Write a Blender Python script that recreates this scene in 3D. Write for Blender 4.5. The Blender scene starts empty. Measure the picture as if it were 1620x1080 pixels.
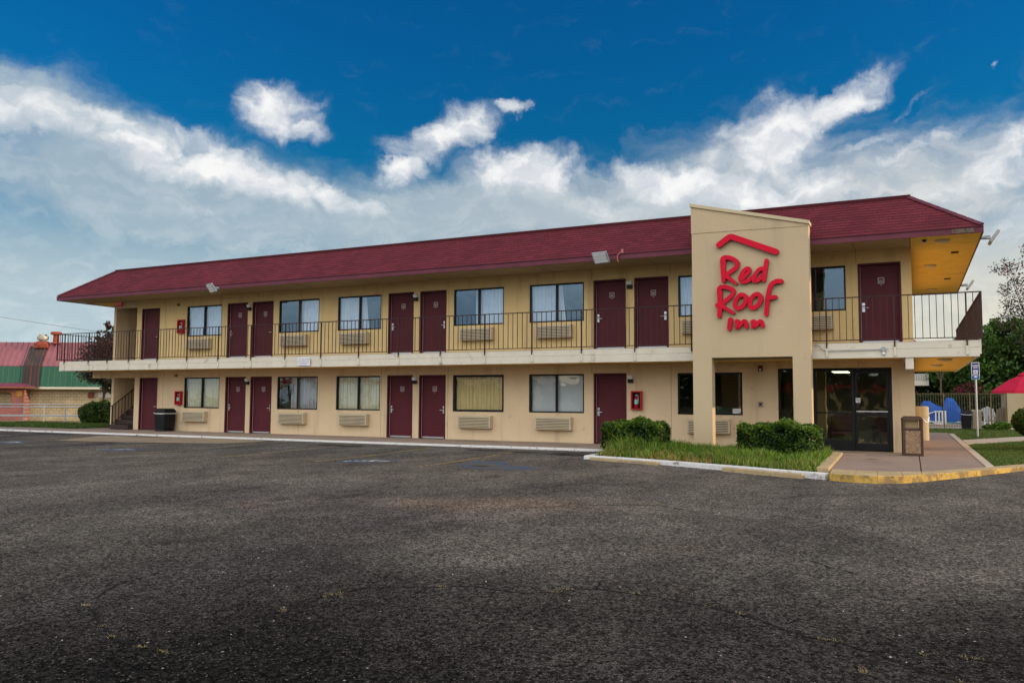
import bpy, math, random
import numpy as np
from mathutils import Vector, Matrix
random.seed(7); RNG=np.random.default_rng(7)
D=bpy.data; SC=bpy.context.scene; COL=SC.collection
R=math.radians
# ------------------------------------------------------------------ camera
cam=D.cameras.new("camera"); camo=D.objects.new("camera",cam); COL.objects.link(camo)
cam.sensor_width=36; cam.lens=1288.0/1620*36; cam.clip_end=3000; cam.clip_start=.05
camo.matrix_world=Matrix.Translation((-2.122,-23.130,1.311))@Matrix.Rotation(R(26.1287),4,'Z')@Matrix.Rotation(R(90+4.0518),4,'X')@Matrix.Rotation(R(.302),4,'Z')
SC.camera=camo
SC.render.resolution_x=1024; SC.render.resolution_y=682
SC.view_settings.view_transform='Standard'; SC.view_settings.look='None'; SC.view_settings.exposure=.12; SC.view_settings.gamma=1
# ------------------------------------------------------------------ world
SUN_EL=11; SUN_AZ=72      # azimuth clockwise from +Y
W=D.worlds.new("World"); SC.world=W; W.use_nodes=True
nt=W.node_tree; N=nt.nodes; L=nt.links; N.clear()
def nd(t,**k):
    n=N.new(t)
    for a,b in k.items(): setattr(n,a,b)
    return n
def mth(op,a,b=None,c=None,clamp=False):
    n=nd('ShaderNodeMath',operation=op,use_clamp=clamp)
    for i,x in enumerate((a,b,c)):
        if x is None: continue
        if isinstance(x,(int,float)): n.inputs[i].default_value=x
        else: L.new(x,n.inputs[i])
    return n.outputs[0]
def mixc(f,a,b,bt='MIX'):
    n=nd('ShaderNodeMix',data_type='RGBA',blend_type=bt)
    for s,x in ((0,f),(6,a),(7,b)):
        if isinstance(x,(int,float)): n.inputs[s].default_value=x
        elif isinstance(x,tuple): n.inputs[s].default_value=(*x,1)
        else: L.new(x,n.inputs[s])
    return n.outputs[2]
def rng(v,a,b,c=0.,d=1.,interp='SMOOTHSTEP'):
    n=nd('ShaderNodeMapRange',interpolation_type=interp); L.new(v,n.inputs[0])
    for i,x in enumerate((a,b,c,d)): n.inputs[i+1].default_value=x
    return n.outputs[0]
tc=nd('ShaderNodeTexCoord'); nrm=nd('ShaderNodeVectorMath',operation='NORMALIZE'); L.new(tc.outputs['Generated'],nrm.inputs[0])
sp=nd('ShaderNodeSeparateXYZ'); L.new(nrm.outputs[0],sp.inputs[0])
az=mth('MULTIPLY',mth('ARCTAN2',sp.outputs[0],sp.outputs[1]),57.29578)
el=mth('MULTIPLY',mth('ARCSINE',sp.outputs[2]),57.29578)
cb=nd('ShaderNodeCombineXYZ'); L.new(az,cb.inputs[0]); L.new(el,cb.inputs[1]); P=cb.outputs[0]
def noise(vec,scale,detail,rough=.55,dist=0.,sc=(1,1,1)):
    m=nd('ShaderNodeMapping'); m.inputs['Scale'].default_value=sc; L.new(vec,m.inputs[0])
    n=nd('ShaderNodeTexNoise'); n.inputs['Scale'].default_value=scale; n.inputs['Detail'].default_value=detail
    n.inputs['Roughness'].default_value=rough; n.inputs['Distortion'].default_value=dist; L.new(m.outputs[0],n.inputs['Vector']); return n
def vm(op,a,b):
    n=nd('ShaderNodeVectorMath',operation=op)
    for i,x in enumerate((a,b)):
        if isinstance(x,tuple): n.inputs[i].default_value=x
        else: L.new(x,n.inputs[i])
    return n.outputs[0]
w1=noise(P,.16,3,.5); w2=noise(P,.55,6,.62)
warp=vm('ADD',vm('MULTIPLY',vm('SUBTRACT',w1.outputs['Color'],(.5,.5,.5)),(6,3.6,0)),vm('MULTIPLY',vm('SUBTRACT',w2.outputs['Color'],(.5,.5,.5)),(2.6,1.9,0)))
Pw=vm('ADD',P,warp)
BL=[('B',-42.8,18.9,2.71,1.98,0,1.1),('B',-41.3,18.2,1.98,1.17,0,0.8),('B',-30.5,18.8,4.54,1.46,18,1.1),('B',-34.4,16.0,2.24,0.95,25,0.9),('B',-25.5,16.0,4.53,1.57,-3,1.2),('B',-28.0,16.7,2.27,1.3,0,0.8),('B',-25.4,20.5,0.91,0.56,20,0.7),('B',-4.9,19.1,4.47,1.21,22,1.1),('B',-7.8,17.0,3.24,2.89,40,1.1),('B',-5.6,14.2,2.12,1.32,-30,0.9),('B',-9.6,18.6,3.93,0.83,12,0.5),('B',-15.0,15.0,4.89,1.46,-8,1.1),('B',-9.9,13.9,5.65,1.27,-5,1.0),('B',-11.1,16.7,2.63,1.26,0,0.5),('B',-57.3,16.9,5.07,1.12,-3,0.9),('B',-52.4,17.1,5.72,0.94,-9,0.75),('B',-47.4,16.5,3.81,0.89,-22,0.7),('B',-50.8,15.5,3.71,1.11,-12,1.1),('B',-45.3,14.7,5.56,1.41,-17,1.2),('B',-39.5,13.7,4.84,0.86,-16,0.8),('B',-48.0,12.6,8.38,1.0,-15,0.3),('B',5.5,15.1,3.48,1.34,28,0.9),('B',2.5,16.6,2.4,0.54,25,0.5),('B',0.3,15.6,4.88,0.55,28,0.4),('B',-1.9,16.2,1.66,0.48,20,0.6),('B',4.8,13.5,4.67,0.98,12,0.7),('B',0.4,18.6,2.86,0.27,30,0.3),('B',2.6,23.7,0.48,0.26,20,0.8),('B',4.9,20.0,0.36,0.16,20,0.55),('B',3.8,23.7,0.56,0.18,0,0.5),('V',-54.7,12.7,13.11,4.65,-10,0.9),('V',-40.7,11.6,13.1,3.85,-12,0.9),('V',-30.2,14.2,8.,3.0,5,0.5),('V',-22.1,12.6,13.52,2.9,0,0.8),('V',-12.1,16.9,7.,2.6,14,0.45),('V',-7.8,13.4,10.,4.2,5,0.7),('V',3.6,13.0,7.5,4.4,14,0.75),('V',-57.0,18.0,6.27,1.86,-5,0.6),('V',-49.,15.5,9.,2.2,-14,.5),('V',-26.,14.,8.,2.0,0,.4),('B',-20.,13.6,4.,1.0,0,.5),('B',5.,10.5,5.,1.6,5,.45)]
acc={'B':None,'V':None}
for k,a,e,ra,re_,rot,amp in BL:
    c,s=math.cos(R(rot)),math.sin(R(rot)); g=1.55
    m=nd('ShaderNodeMapping',vector_type='TEXTURE'); m.inputs['Location'].default_value=(a,e,0); m.inputs['Rotation'].default_value=(0,0,R(rot)); m.inputs['Scale'].default_value=(ra*g,re_*g,1)
    L.new(Pw,m.inputs[0]); ln=nd('ShaderNodeVectorMath',operation='LENGTH'); L.new(m.outputs[0],ln.inputs[0])
    v=rng(ln.outputs['Value'],1.,.0,0.,amp)
    acc[k]=v if acc[k] is None else mth('MAXIMUM' if k=='B' else 'ADD',acc[k],v)
fine=noise(Pw,.42,9,.56,.15,(1,1.5,1)).outputs[0]
fiber=noise(Pw,.33,6,.6,.2,(1,2.2,1)).outputs[0]
bright=rng(mth('ADD',acc['B'],mth('MULTIPLY',mth('SUBTRACT',fine,.5),1.1)),.02,1.12)
bright=mth('MULTIPLY',bright,rng(acc['B'],.0,.35))
veil=rng(mth('ADD',acc['V'],mth('MULTIPLY',mth('SUBTRACT',fiber,.5),.6)),.02,1.05)
low=rng(el,16.,7.,0.,1.)
veil=mth('MAXIMUM',veil,low)
# generic cloud deck for the rest of the sky (outside the photographed sector)
side=rng(mth('ABSOLUTE',mth('ADD',az,26.)),48.,66.)
gen=noise(nrm.outputs[0],2.6,9,.6,.4,(1,1,2.2)).outputs[0]
genm=mth('MULTIPLY',rng(gen,.44,.62),side)
sky=nd('ShaderNodeTexSky',sky_type='NISHITA',sun_disc=False,sun_elevation=R(SUN_EL),sun_rotation=R(SUN_AZ),air_density=1.,dust_density=.6,ozone_density=3.)
base=mixc(1.,sky.outputs[0],(.03,.74,1.22),'MULTIPLY')          # polarised deep blue
base=mixc(rng(el,5,27),mixc(1.,base,(1.5,1.05,.75),'MULTIPLY'),base)
warm=rng(az,-45.,8.)
veilc=mixc(warm,(3.9,4.8,5.4),(6.5,6.6,6.5))
lowc=mixc(warm,(5.3,6.2,6.5),(7.7,7.1,5.8))
veilc=mixc(rng(el,14.,3.),veilc,lowc); veilc=mixc(rng(fiber,.42,.66),mixc(1.,veilc,(.90,.93,.96),'MULTIPLY'),mixc(1.,veilc,(1.08,1.06,1.05),'MULTIPLY'))
c1=mixc(mth('MULTIPLY',veil,.9),base,veilc)
c1=mixc(mth('MULTIPLY',genm,.9),c1,(8.2,8.0,7.8))
puff=mixc(rng(fine,.35,.7),(6.3,6.6,7.1),(8.8,8.8,8.7))
c2=mixc(bright,c1,puff)
# extra brightness added to the unseen sky behind the viewer, to light the facade
rear=rng(mth('ABSOLUTE',mth('ADD',az,26.)),70.,125.)
rear=mth('MULTIPLY',rear,mth('MULTIPLY',rng(el,0.,20.),rng(el,85.,55.)))
c3=mixc(rear,c2,mixc(mth('MULTIPLY',rng(gen,.4,.6),.5),(15.5,16.2,17.5),(28.5,25.5,22.)))
bg=nd('ShaderNodeBackground'); bg.inputs[1].default_value=.1; L.new(c3,bg.inputs[0])
wo=nd('ShaderNodeOutputWorld'); L.new(bg.outputs[0],wo.inputs[0])
sl=D.lights.new("sun",'SUN'); sl.energy=3.2; sl.angle=R(.5); sl.color=(1,.72,.45)
so=D.objects.new("sun",sl); COL.objects.link(so)
sd=Vector((math.sin(R(SUN_AZ))*math.cos(R(SUN_EL)),math.cos(R(SUN_AZ))*math.cos(R(SUN_EL)),math.sin(R(SUN_EL))))
so.rotation_euler=sd.to_track_quat('Z','Y').to_euler(); so.location=(20,10,20)
# ------------------------------------------------------------------ helpers
class MB:
    def __init__(s): s.v=[]; s.f=[]; s.m=[]
    def add(s,vs,fs,mi=0):
        b=len(s.v); s.v+= [tuple(map(float,p)) for p in vs]; s.f+=[tuple(b+i for i in f) for f in fs]; s.m+=[mi]*len(fs); return s
    def box(s,x0,x1,y0,y1,z0,z1,mi=0):
        x0,x1=sorted((x0,x1)); y0,y1=sorted((y0,y1)); z0,z1=sorted((z0,z1))
        return s.add([(x0,y0,z0),(x1,y0,z0),(x1,y1,z0),(x0,y1,z0),(x0,y0,z1),(x1,y0,z1),(x1,y1,z1),(x0,y1,z1)],
          [(0,3,2,1),(4,5,6,7),(0,1,5,4),(1,2,6,5),(2,3,7,6),(3,0,4,7)],mi)
    def quad(s,a,b,c,d,mi=0): return s.add([a,b,c,d],[(0,1,2,3)],mi)
    def cyl(s,p0,p1,r,n=10,r2=None,mi=0,cap=True):
        p0=Vector(p0);p1=Vector(p1);r2=r if r2 is None else r2
        z=(p1-p0).normalized(); x=z.orthogonal().normalized(); y=z.cross(x); vs=[]
        for p,q in ((p0,r),(p1,r2)):
            for i in range(n):
                a=2*math.pi*i/n; vs.append(p+x*math.cos(a)*q+y*math.sin(a)*q)
        fs=[(i,(i+1)%n,n+(i+1)%n,n+i) for i in range(n)]
        if cap: fs+= [tuple(range(n-1,-1,-1)),tuple(range(n,2*n))]
        return s.add(vs,fs,mi)
    def lathe(s,prof,c=(0,0,0),n=20,mi=0,sx=1,sy=1):
        vs=[]; 
        for r,z in prof:
            for i in range(n):
                a=2*math.pi*i/n; vs.append((c[0]+math.cos(a)*r*sx,c[1]+math.sin(a)*r*sy,c[2]+z))
        k=len(prof); fs=[(j*n+i,j*n+(i+1)%n,(j+1)*n+(i+1)%n,(j+1)*n+i) for j in range(k-1) for i in range(n)]
        fs+=[tuple(range(n-1,-1,-1)),tuple(range((k-1)*n,k*n))]
        return s.add(vs,fs,mi)
    def prism(s,poly,y0,y1,mi=0,mside=None):   # poly in (x,z) counter-clockwise seen from -Y, extruded along y
        n=len(poly); mside=mi if mside is None else mside
        s.add([(x,y0,z) for x,z in poly]+[(x,y1,z) for x,z in poly],[tuple(range(n))],mi)
        b=len(s.v)-2*n
        s.f.append(tuple(b+n+i for i in range(n-1,-1,-1))); s.m.append(mside)
        for i in range(n):
            j=(i+1)%n; s.f.append((b+i,b+n+i,b+n+j,b+j)); s.m.append(mside)
        return s
    def slab(s,poly,z0,z1,mi=0,mside=None):    # poly in (x,y) counter-clockwise from above
        n=len(poly); mside=mi if mside is None else mside
        s.add([(x,y,z1) for x,y in poly]+[(x,y,z0) for x,y in poly],[tuple(range(n))],mi); b=len(s.v)-2*n
        s.f.append(tuple(b+n+i for i in range(n-1,-1,-1))); s.m.append(mside)
        for i in range(n):
            j=(i+1)%n; s.f.append((b+i,b+n+i,b+n+j,b+j)); s.m.append(mside)
        return s
    def tube(s,pts,r,n=8,mi=0):
        for a,b in zip(pts,pts[1:]): s.cyl(a,b,r,n,mi=mi)
        return s
    def build(s,name,mats,parent=None,bevel=0,smooth=False,loc=None):
        me=D.meshes.new(name); me.from_pydata(s.v,[],s.f)
        if not isinstance(mats,(list,tuple)): mats=[mats]
        for m in mats: me.materials.append(m)
        me.polygons.foreach_set('material_index',s.m)
        if smooth: me.polygons.foreach_set('use_smooth',[True]*len(s.f))
        me.update()
        o=D.objects.new(name,me); COL.objects.link(o)
        if parent: o.parent=parent
        if loc: o.location=loc
        if bevel:
            b=o.modifiers.new('b','BEVEL'); b.width=bevel; b.segments=2; b.limit_method='ANGLE'; b.angle_limit=R(40)
        return o
def tag(o,label,cat,group=None):
    o['label']=label; o['category']=cat
    if group: o['group']=group
    return o
def thing(name,label,cat,loc=(0,0,0),rz=0,group=None):
    o=D.objects.new(name,None); COL.objects.link(o); o.location=loc; o.rotation_euler=(0,0,rz); o.empty_display_size=.2
    return tag(o,label,cat,group)
def struct(o,kind='structure'): o['kind']=kind; return o
def dup(root,loc,label=None,rz=None,group=None):
    r=root.copy(); COL.objects.link(r); r.location=loc
    if rz is not None: r.rotation_euler=(0,0,rz)
    if label: r['label']=label
    if group: r['group']=group
    for ch in list(root.children):
        c=ch.copy(); COL.objects.link(c); c.parent=r
        for g in list(ch.children):
            q=g.copy(); COL.objects.link(q); q.parent=c
    return r
# ------------------------------------------------------------------ materials
def mat(name,col,rough=.7,metal=0,var=None,bump=None,stain=None,spec=.22,coat=0,streak=None):
    """var=(scale,amount) value mottling; bump=(scale,strength); stain=(scale,threshold,colour,amount) ; streak vertical dirt"""
    m=D.materials.new(name); m.use_nodes=True; n=m.node_tree.nodes; l=m.node_tree.links
    b=n['Principled BSDF']; b.inputs['Roughness'].default_value=rough; b.inputs['Metallic'].default_value=metal
    b.inputs['Specular IOR Level'].default_value=spec; b.inputs['Base Color'].default_value=(*col,1)
    if coat: b.inputs['Coat Weight'].default_value=coat
    g=n.new('ShaderNodeNewGeometry'); cur=None
    def nz(scale,det=5,sc=(1,1,1),ro=.6):
        mp=n.new('ShaderNodeMapping'); mp.inputs['Scale'].default_value=sc; l.new(g.outputs['Position'],mp.inputs[0])
        t=n.new('ShaderNodeTexNoise'); t.inputs['Scale'].default_value=scale; t.inputs['Detail'].default_value=det; t.inputs['Roughness'].default_value=ro
        l.new(mp.outputs[0],t.inputs['Vector']); return t.outputs[0]
    def mx(f,a,bb,bt='MIX'):
        x=n.new('ShaderNodeMix'); x.data_type='RGBA'; x.blend_type=bt
        for s_,y in ((0,f),(6,a),(7,bb)):
            if isinstance(y,(int,float)): x.inputs[s_].default_value=y
            elif isinstance(y,tuple): x.inputs[s_].default_value=(*y,1)
            else: l.new(y,x.inputs[s_])
        return x.outputs[2]
    def mr(v,a,bb,c=0.,d=1.):
        x=n.new('ShaderNodeMapRange'); l.new(v,x.inputs[0])
        for i,y in enumerate((a,bb,c,d)): x.inputs[i+1].default_value=y
        return x.outputs[0]
    cur=tuple(col)
    if var:
        for sc,am in (var if isinstance(var[0],tuple) else (var,)):
            f=mr(nz(sc),.3,.7,1-am,1+am); cur=mx(1.,cur,f,'MULTIPLY')
    if streak: cur=mx(mr(nz(streak[0],6,(1,1,.09)),streak[1],streak[1]+.2,0,streak[3]),cur,streak[2])
    if stain:
        for st in (stain if isinstance(stain[0],tuple) else (stain,)):
            cur=mx(mr(nz(st[0],7),st[1],st[1]+.08,0,st[3]),cur,st[2])
    if not isinstance(cur,tuple): l.new(cur,b.inputs['Base Color'])
    if bump:
        bp=n.new('ShaderNodeBump'); bp.inputs['Strength'].default_value=bump[1]; bp.inputs['Distance'].default_value=.02
        l.new(nz(bump[0],4),bp.inputs['Height']); l.new(bp.outputs[0],b.inputs['Normal'])
    m['_']=0
    return m
STUC=mat('stucco',(.71,.555,.355),.9,var=((60,.10),(1.3,.05)),bump=(90,.5),streak=(1.9,.53,(.38,.28,.16),.6),stain=(3.2,.62,(.40,.31,.20),.45))
STUCU=mat('stucco upper',(.74,.55,.26),.9,var=((60,.10),(1.3,.05)),bump=(90,.5),streak=(2.1,.53,(.36,.25,.11),.55),stain=(3.,.62,(.42,.31,.14),.4))
STUCT=mat('stucco tower',(.55,.43,.27),.9,var=((50,.07),(.9,.04)),bump=(90,.4),streak=(1.5,.54,(.36,.28,.18),.5),stain=(2.5,.63,(.40,.31,.20),.4))
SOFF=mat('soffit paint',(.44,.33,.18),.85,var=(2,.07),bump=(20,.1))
SOFGLOW=mat('golden paint with sun bounce',(.92,.60,.12),.8,var=((3,.08),(40,.06)),bump=(30,.2),stain=(1.4,.62,(.50,.30,.08),.3))  # low sun reflected off the ground is put into this golden colour
WHITE=mat('cream painted beam',(.66,.61,.50),.75,var=(3,.06),stain=((2.2,.60,(.36,.28,.18),.7),(9,.66,(.12,.09,.06),.7)),bump=(25,.3))
MARD=mat('maroon door paint',(.092,.018,.025),.5,var=(1.5,.12),bump=(6,.04),spec=.15)
MARF=mat('maroon frame paint',(.085,.012,.022),.5,var=(2,.15))
FASC=mat('maroon fascia',(.135,.036,.055),.65,var=(2,.15),streak=(2.5,.6,(.09,.03,.04),.5))
RAIL=mat('dark brown rail paint',(.045,.022,.019),.6,var=(8,.2))
BLK=mat('black aluminium',(.012,.013,.014),.4,metal=.2,var=(5,.2))
AC=mat('beige enamel',(.55,.47,.32),.5,var=(3,.07),streak=(3,.6,(.3,.2,.1),.4))
ACD=mat('dark louvre backing',(.035,.028,.02),.9)
STEEL=mat('brushed steel',(.62,.64,.66),.3,metal=.8,var=(20,.1))
GREYM=mat('grey metal',(.36,.38,.39),.5,metal=.3,var=(6,.1))
CONC=mat('concrete',(.27,.21,.165),.9,var=((1.1,.14),(25,.10)),bump=(40,.3),stain=(.8,.58,(.15,.11,.085),.6))
CONCL=mat('light concrete',(.44,.37,.29),.9,var=((1.1,.10),(25,.10)),bump=(40,.3))
KW=mat('white curb paint',(.68,.67,.64),.85,var=((2,.08),(30,.12)),stain=((5,.60,(.16,.14,.12),.8),(22,.63,(.10,.09,.08),.8)),bump=(30,.5))
KY=mat('yellow curb paint',(.50,.32,.075),.85,var=((2,.15),(30,.15)),stain=((3,.50,(.20,.14,.07),.8),(9,.60,(.05,.04,.03),.8)),bump=(30,.5))
KYL=mat('worn yellow concrete',(.42,.32,.17),.88,var=((2,.12),(30,.12)),stain=((3,.52,(.28,.22,.15),.7),(12,.66,(.12,.09,.07),.6)),bump=(30,.5))
BINB=mat('black plastic',(.010,.010,.012),.35,var=(4,.2))
TAN=mat('tan plaster',(.50,.40,.24),.85,var=(2,.06),bump=(40,.3))
SOIL=mat('planter soil',(.085,.062,.032),.95,var=(6,.3),bump=(20,.8))
LAWNM=mat('lawn earth',(.045,.06,.014),.95,var=((2,.25),(30,.3)),bump=(60,1.))
BARK=mat('bark',(.10,.065,.045),.9,var=(8,.25),bump=(20,.6))
PAPER=mat('white paper',(.75,.76,.78),.6)
INK=mat('dark print',(.10,.09,.12),.6)
BLUEP=mat('blue sign paint',(.02,.035,.22),.5)
REDP=mat('red enamel',(.42,.012,.02),.35,var=(3,.1))
LENS=mat('frosted lens',(.72,.76,.78),.25,spec=.6)
def emis(name,col,s):
    m=D.materials.new(name); m.use_nodes=True; b=m.node_tree.nodes['Principled BSDF']; b.inputs['Base Color'].default_value=(*col,1)
    b.inputs['Emission Color'].default_value=(*col,1); b.inputs['Emission Strength'].default_value=s; return m
def glass(name,fac,tint=(.55,.62,.62),refl=(.9,.95,1)):
    m=D.materials.new(name); m.use_nodes=True; n=m.node_tree.nodes; l=m.node_tree.links; n.clear()
    o=n.new('ShaderNodeOutputMaterial'); t=n.new('ShaderNodeBsdfTransparent'); t.inputs[0].default_value=(*tint,1)
    g=n.new('ShaderNodeBsdfGlossy'); g.inputs['Roughness'].default_value=.015; g.inputs[0].default_value=(*refl,1)
    gg=n.new('ShaderNodeNewGeometry'); nn=n.new('ShaderNodeTexNoise'); nn.inputs['Scale'].default_value=1.6; nn.inputs['Detail'].default_value=2; l.new(gg.outputs['Position'],nn.inputs['Vector'])
    bp=n.new('ShaderNodeBump'); bp.inputs['Strength'].default_value=.25; bp.inputs['Distance'].default_value=.02; l.new(nn.outputs[0],bp.inputs['Height']); l.new(bp.outputs[0],g.inputs['Normal'])
    f=n.new('ShaderNodeFresnel'); f.inputs[0].default_value=1.5
    a=n.new('ShaderNodeMath'); a.operation='ADD'; a.use_clamp=True; a.inputs[1].default_value=fac; l.new(f.outputs[0],a.inputs[0])
    x=n.new('ShaderNodeMixShader'); l.new(a.outputs[0],x.inputs[0]); l.new(t.outputs[0],x.inputs[1]); l.new(g.outputs[0],x.inputs[2]); l.new(x.outputs[0],o.inputs[0]); return m
GLU=glass('window glass',.14,(.94,.97,.98),(.50,.76,1)); GLL=glass('ground floor glass',.10,(.94,.97,.95)); GLD=glass('storefront glass',.10,(.85,.88,.82),(.8,.9,.75))
def curtain_mat(name,col):
    m=mat(name,col,.9,var=(3,.05)); return m
CURW=curtain_mat('white curtain',(.90,.91,.93)); CURC=curtain_mat('cream curtain',(.85,.80,.62)); CURY=curtain_mat('yellow curtain',(.90,.76,.44))
CURG=curtain_mat('grey curtain',(.55,.53,.56)); CURR=curtain_mat('red valance',(.35,.02,.03)); BLIND=mat('white blind slats',(.92,.95,.97),.6,bump=(3,.05))
ROOMW=mat('room wall',(.25,.22,.17),.9); CARP=mat('dark carpet',(.03,.025,.03),.95)
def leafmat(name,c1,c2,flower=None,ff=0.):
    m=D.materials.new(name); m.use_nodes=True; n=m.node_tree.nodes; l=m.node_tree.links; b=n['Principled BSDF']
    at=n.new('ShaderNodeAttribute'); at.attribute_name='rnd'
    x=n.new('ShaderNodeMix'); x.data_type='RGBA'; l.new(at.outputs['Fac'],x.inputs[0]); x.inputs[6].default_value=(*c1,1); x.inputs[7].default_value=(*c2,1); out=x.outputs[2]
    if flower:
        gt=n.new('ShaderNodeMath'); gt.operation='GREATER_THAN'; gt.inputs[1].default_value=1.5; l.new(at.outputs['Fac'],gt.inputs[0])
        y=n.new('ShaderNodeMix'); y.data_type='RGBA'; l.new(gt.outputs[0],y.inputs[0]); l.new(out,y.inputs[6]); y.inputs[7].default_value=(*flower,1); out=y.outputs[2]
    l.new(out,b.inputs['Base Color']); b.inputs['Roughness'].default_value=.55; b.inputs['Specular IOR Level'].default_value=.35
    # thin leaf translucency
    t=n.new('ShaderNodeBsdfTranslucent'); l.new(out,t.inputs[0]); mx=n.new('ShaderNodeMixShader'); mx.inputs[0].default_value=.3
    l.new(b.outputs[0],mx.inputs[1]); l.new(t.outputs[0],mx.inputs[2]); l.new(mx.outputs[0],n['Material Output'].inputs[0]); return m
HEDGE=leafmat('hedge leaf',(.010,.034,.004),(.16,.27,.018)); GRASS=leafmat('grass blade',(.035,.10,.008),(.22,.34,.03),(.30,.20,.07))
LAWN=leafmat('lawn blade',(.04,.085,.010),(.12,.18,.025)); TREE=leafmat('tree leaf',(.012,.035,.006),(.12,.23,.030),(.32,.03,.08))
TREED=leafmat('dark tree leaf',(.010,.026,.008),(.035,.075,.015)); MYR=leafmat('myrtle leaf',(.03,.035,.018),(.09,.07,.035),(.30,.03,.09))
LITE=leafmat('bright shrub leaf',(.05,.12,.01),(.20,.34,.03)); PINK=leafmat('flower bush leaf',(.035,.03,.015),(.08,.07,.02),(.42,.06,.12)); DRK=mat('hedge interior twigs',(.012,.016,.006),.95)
def leaves(name,m,centers,size,parent=None,up=.35,flower=0.,aspect=.55,light=None):
    c=np.asarray(centers,float); n=len(c)
    nr=RNG.normal(size=(n,3)); nr[:,2]+=up; nr/=np.linalg.norm(nr,axis=1)[:,None]
    a=np.cross(nr,RNG.normal(size=(n,3))); a/=np.linalg.norm(a,axis=1)[:,None]; b=np.cross(nr,a)
    s=size*RNG.uniform(.6,1.4,size=(n,1)); w=s*aspect
    v=np.stack([c-a*s, c-b*w+nr*s*.15, c+a*s, c+b*w+nr*s*.15],1).reshape(-1,3)
    me=D.meshes.new(name); me.vertices.add(4*n); me.vertices.foreach_set('co',v.ravel())
    me.loops.add(4*n); me.loops.foreach_set('vertex_index',np.arange(4*n,dtype=np.int32))
    me.polygons.add(n); me.polygons.foreach_set('loop_start',np.arange(0,4*n,4,dtype=np.int32)); me.update(calc_edges=True)
    at=me.attributes.new('rnd','FLOAT','FACE'); r=RNG.uniform(0,1,n)**1.5 if light is None else np.clip(light,0,1)
    if not np.isscalar(flower) or flower>0:
        r=np.array(r); k=np.asarray(flower) if not np.isscalar(flower) else RNG.uniform(size=n)<flower; r[k]=2.
    at.data.foreach_set('value',r.astype(np.float32)); me.materials.append(m)
    o=D.objects.new(name,me); COL.objects.link(o)
    if parent: o.parent=parent
    return o
def blob_pts(n,c,r,shell=.55):
    d=RNG.normal(size=(n,3)); d/=np.linalg.norm(d,axis=1)[:,None]; rr=shell+(1-shell)*RNG.uniform(size=(n,1))**.5
    return np.asarray(c)+d*rr*np.asarray(r)
def blades(name,m,pts,h,w,lean=.35,parent=None,dry=0.):
    p=np.asarray(pts,float); n=len(p); a=RNG.uniform(0,2*math.pi,n); hh=h*RNG.uniform(.45,1.2,n) if np.isscalar(h) else h
    dx,dy=np.cos(a),np.sin(a); ln=RNG.normal(0,lean,(n,2))*hh[:,None]
    A=p+np.stack([dx,dy,0*dx],1)*w; B=p-np.stack([dx,dy,0*dx],1)*w
    M_=p+np.stack([ln[:,0]*.4,ln[:,1]*.4,hh*.6],1); M1=M_+np.stack([dx,dy,0*dx],1)*w*.8; M2=M_-np.stack([dx,dy,0*dx],1)*w*.8
    T=p+np.stack([ln[:,0],ln[:,1],hh],1)
    v=np.stack([A,B,M2,M1,T],1).reshape(-1,3)
    idx=np.arange(n)[:,None]*5
    lp=np.concatenate([idx+[0,1,2,3],idx+[3,2,4]],1).ravel().astype(np.int32)
    me=D.meshes.new(name); me.vertices.add(5*n); me.vertices.foreach_set('co',v.ravel()); me.loops.add(7*n); me.loops.foreach_set('vertex_index',lp)
    st=(np.arange(n)[:,None]*7+[0,4]).ravel().astype(np.int32); me.polygons.add(2*n); me.polygons.foreach_set('loop_start',st); me.update(calc_edges=True)
    at=me.attributes.new('rnd','FLOAT','FACE'); r=RNG.uniform(0,1,n)**1.3
    if not np.isscalar(dry) or dry>0: r=np.where(RNG.uniform(size=n)<dry,2.,r)
    at.data.foreach_set('value',np.repeat(r,2).astype(np.float32)); me.materials.append(m)
    o=D.objects.new(name,me); COL.objects.link(o)
    if parent: o.parent=parent
    return o
def limb(mb,p0,p1,r0,r1,n=8): mb.cyl(p0,p1,r0,n,r1)
def tree(label,x,y,z,clumps,m,leaf,per,trunk_r=.18,flower=0.,cat='tree',name='tree',group=None,up=.35,sr=.30):
    t=thing(name,label,cat,(x,y,z),group=group)
    mb=MB(); top=max(c[2]+c[5] for c in clumps); hb=min(c[2] for c in clumps)*.8
    mb.cyl((0,0,-.1),(0.05,0,hb),trunk_r,9,trunk_r*.75)
    pts=[]; lg=[]
    for cx,cy,cz,rx,ry,rz in clumps:
        limb(mb,(0.05,0,hb*.9),(cx*.5,cy*.5,(hb+cz)*.5),trunk_r*.5,trunk_r*.32,6); limb(mb,(cx*.5,cy*.5,(hb+cz)*.5),(cx,cy,cz),trunk_r*.32,trunk_r*.12,6)
        k=int(per*(rx*ry*rz)**.667); 
        sub=max(6,int(k/55)); sc=blob_pts(sub,(cx,cy,cz),(rx,ry,rz),.45)
        for q in sc:
            pts.append(blob_pts(int(k/sub),q,(min(rx,ry,rz)*sr,)*3,.1)); lg+= [RNG.uniform()**1.4]*int(k/sub)
    mb.build('trunk',BARK,t,smooth=True)
    pts=np.concatenate(pts); lg=np.array(lg)*.75+RNG.uniform(0,.3,len(lg))
    f=flower
    if flower: f=(RNG.uniform(size=len(pts))<flower*3)&(pts[:,2]>np.median(pts[:,2]))
    leaves('crown',m,pts,leaf,t,up=up,flower=f,light=lg); return t
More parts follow.
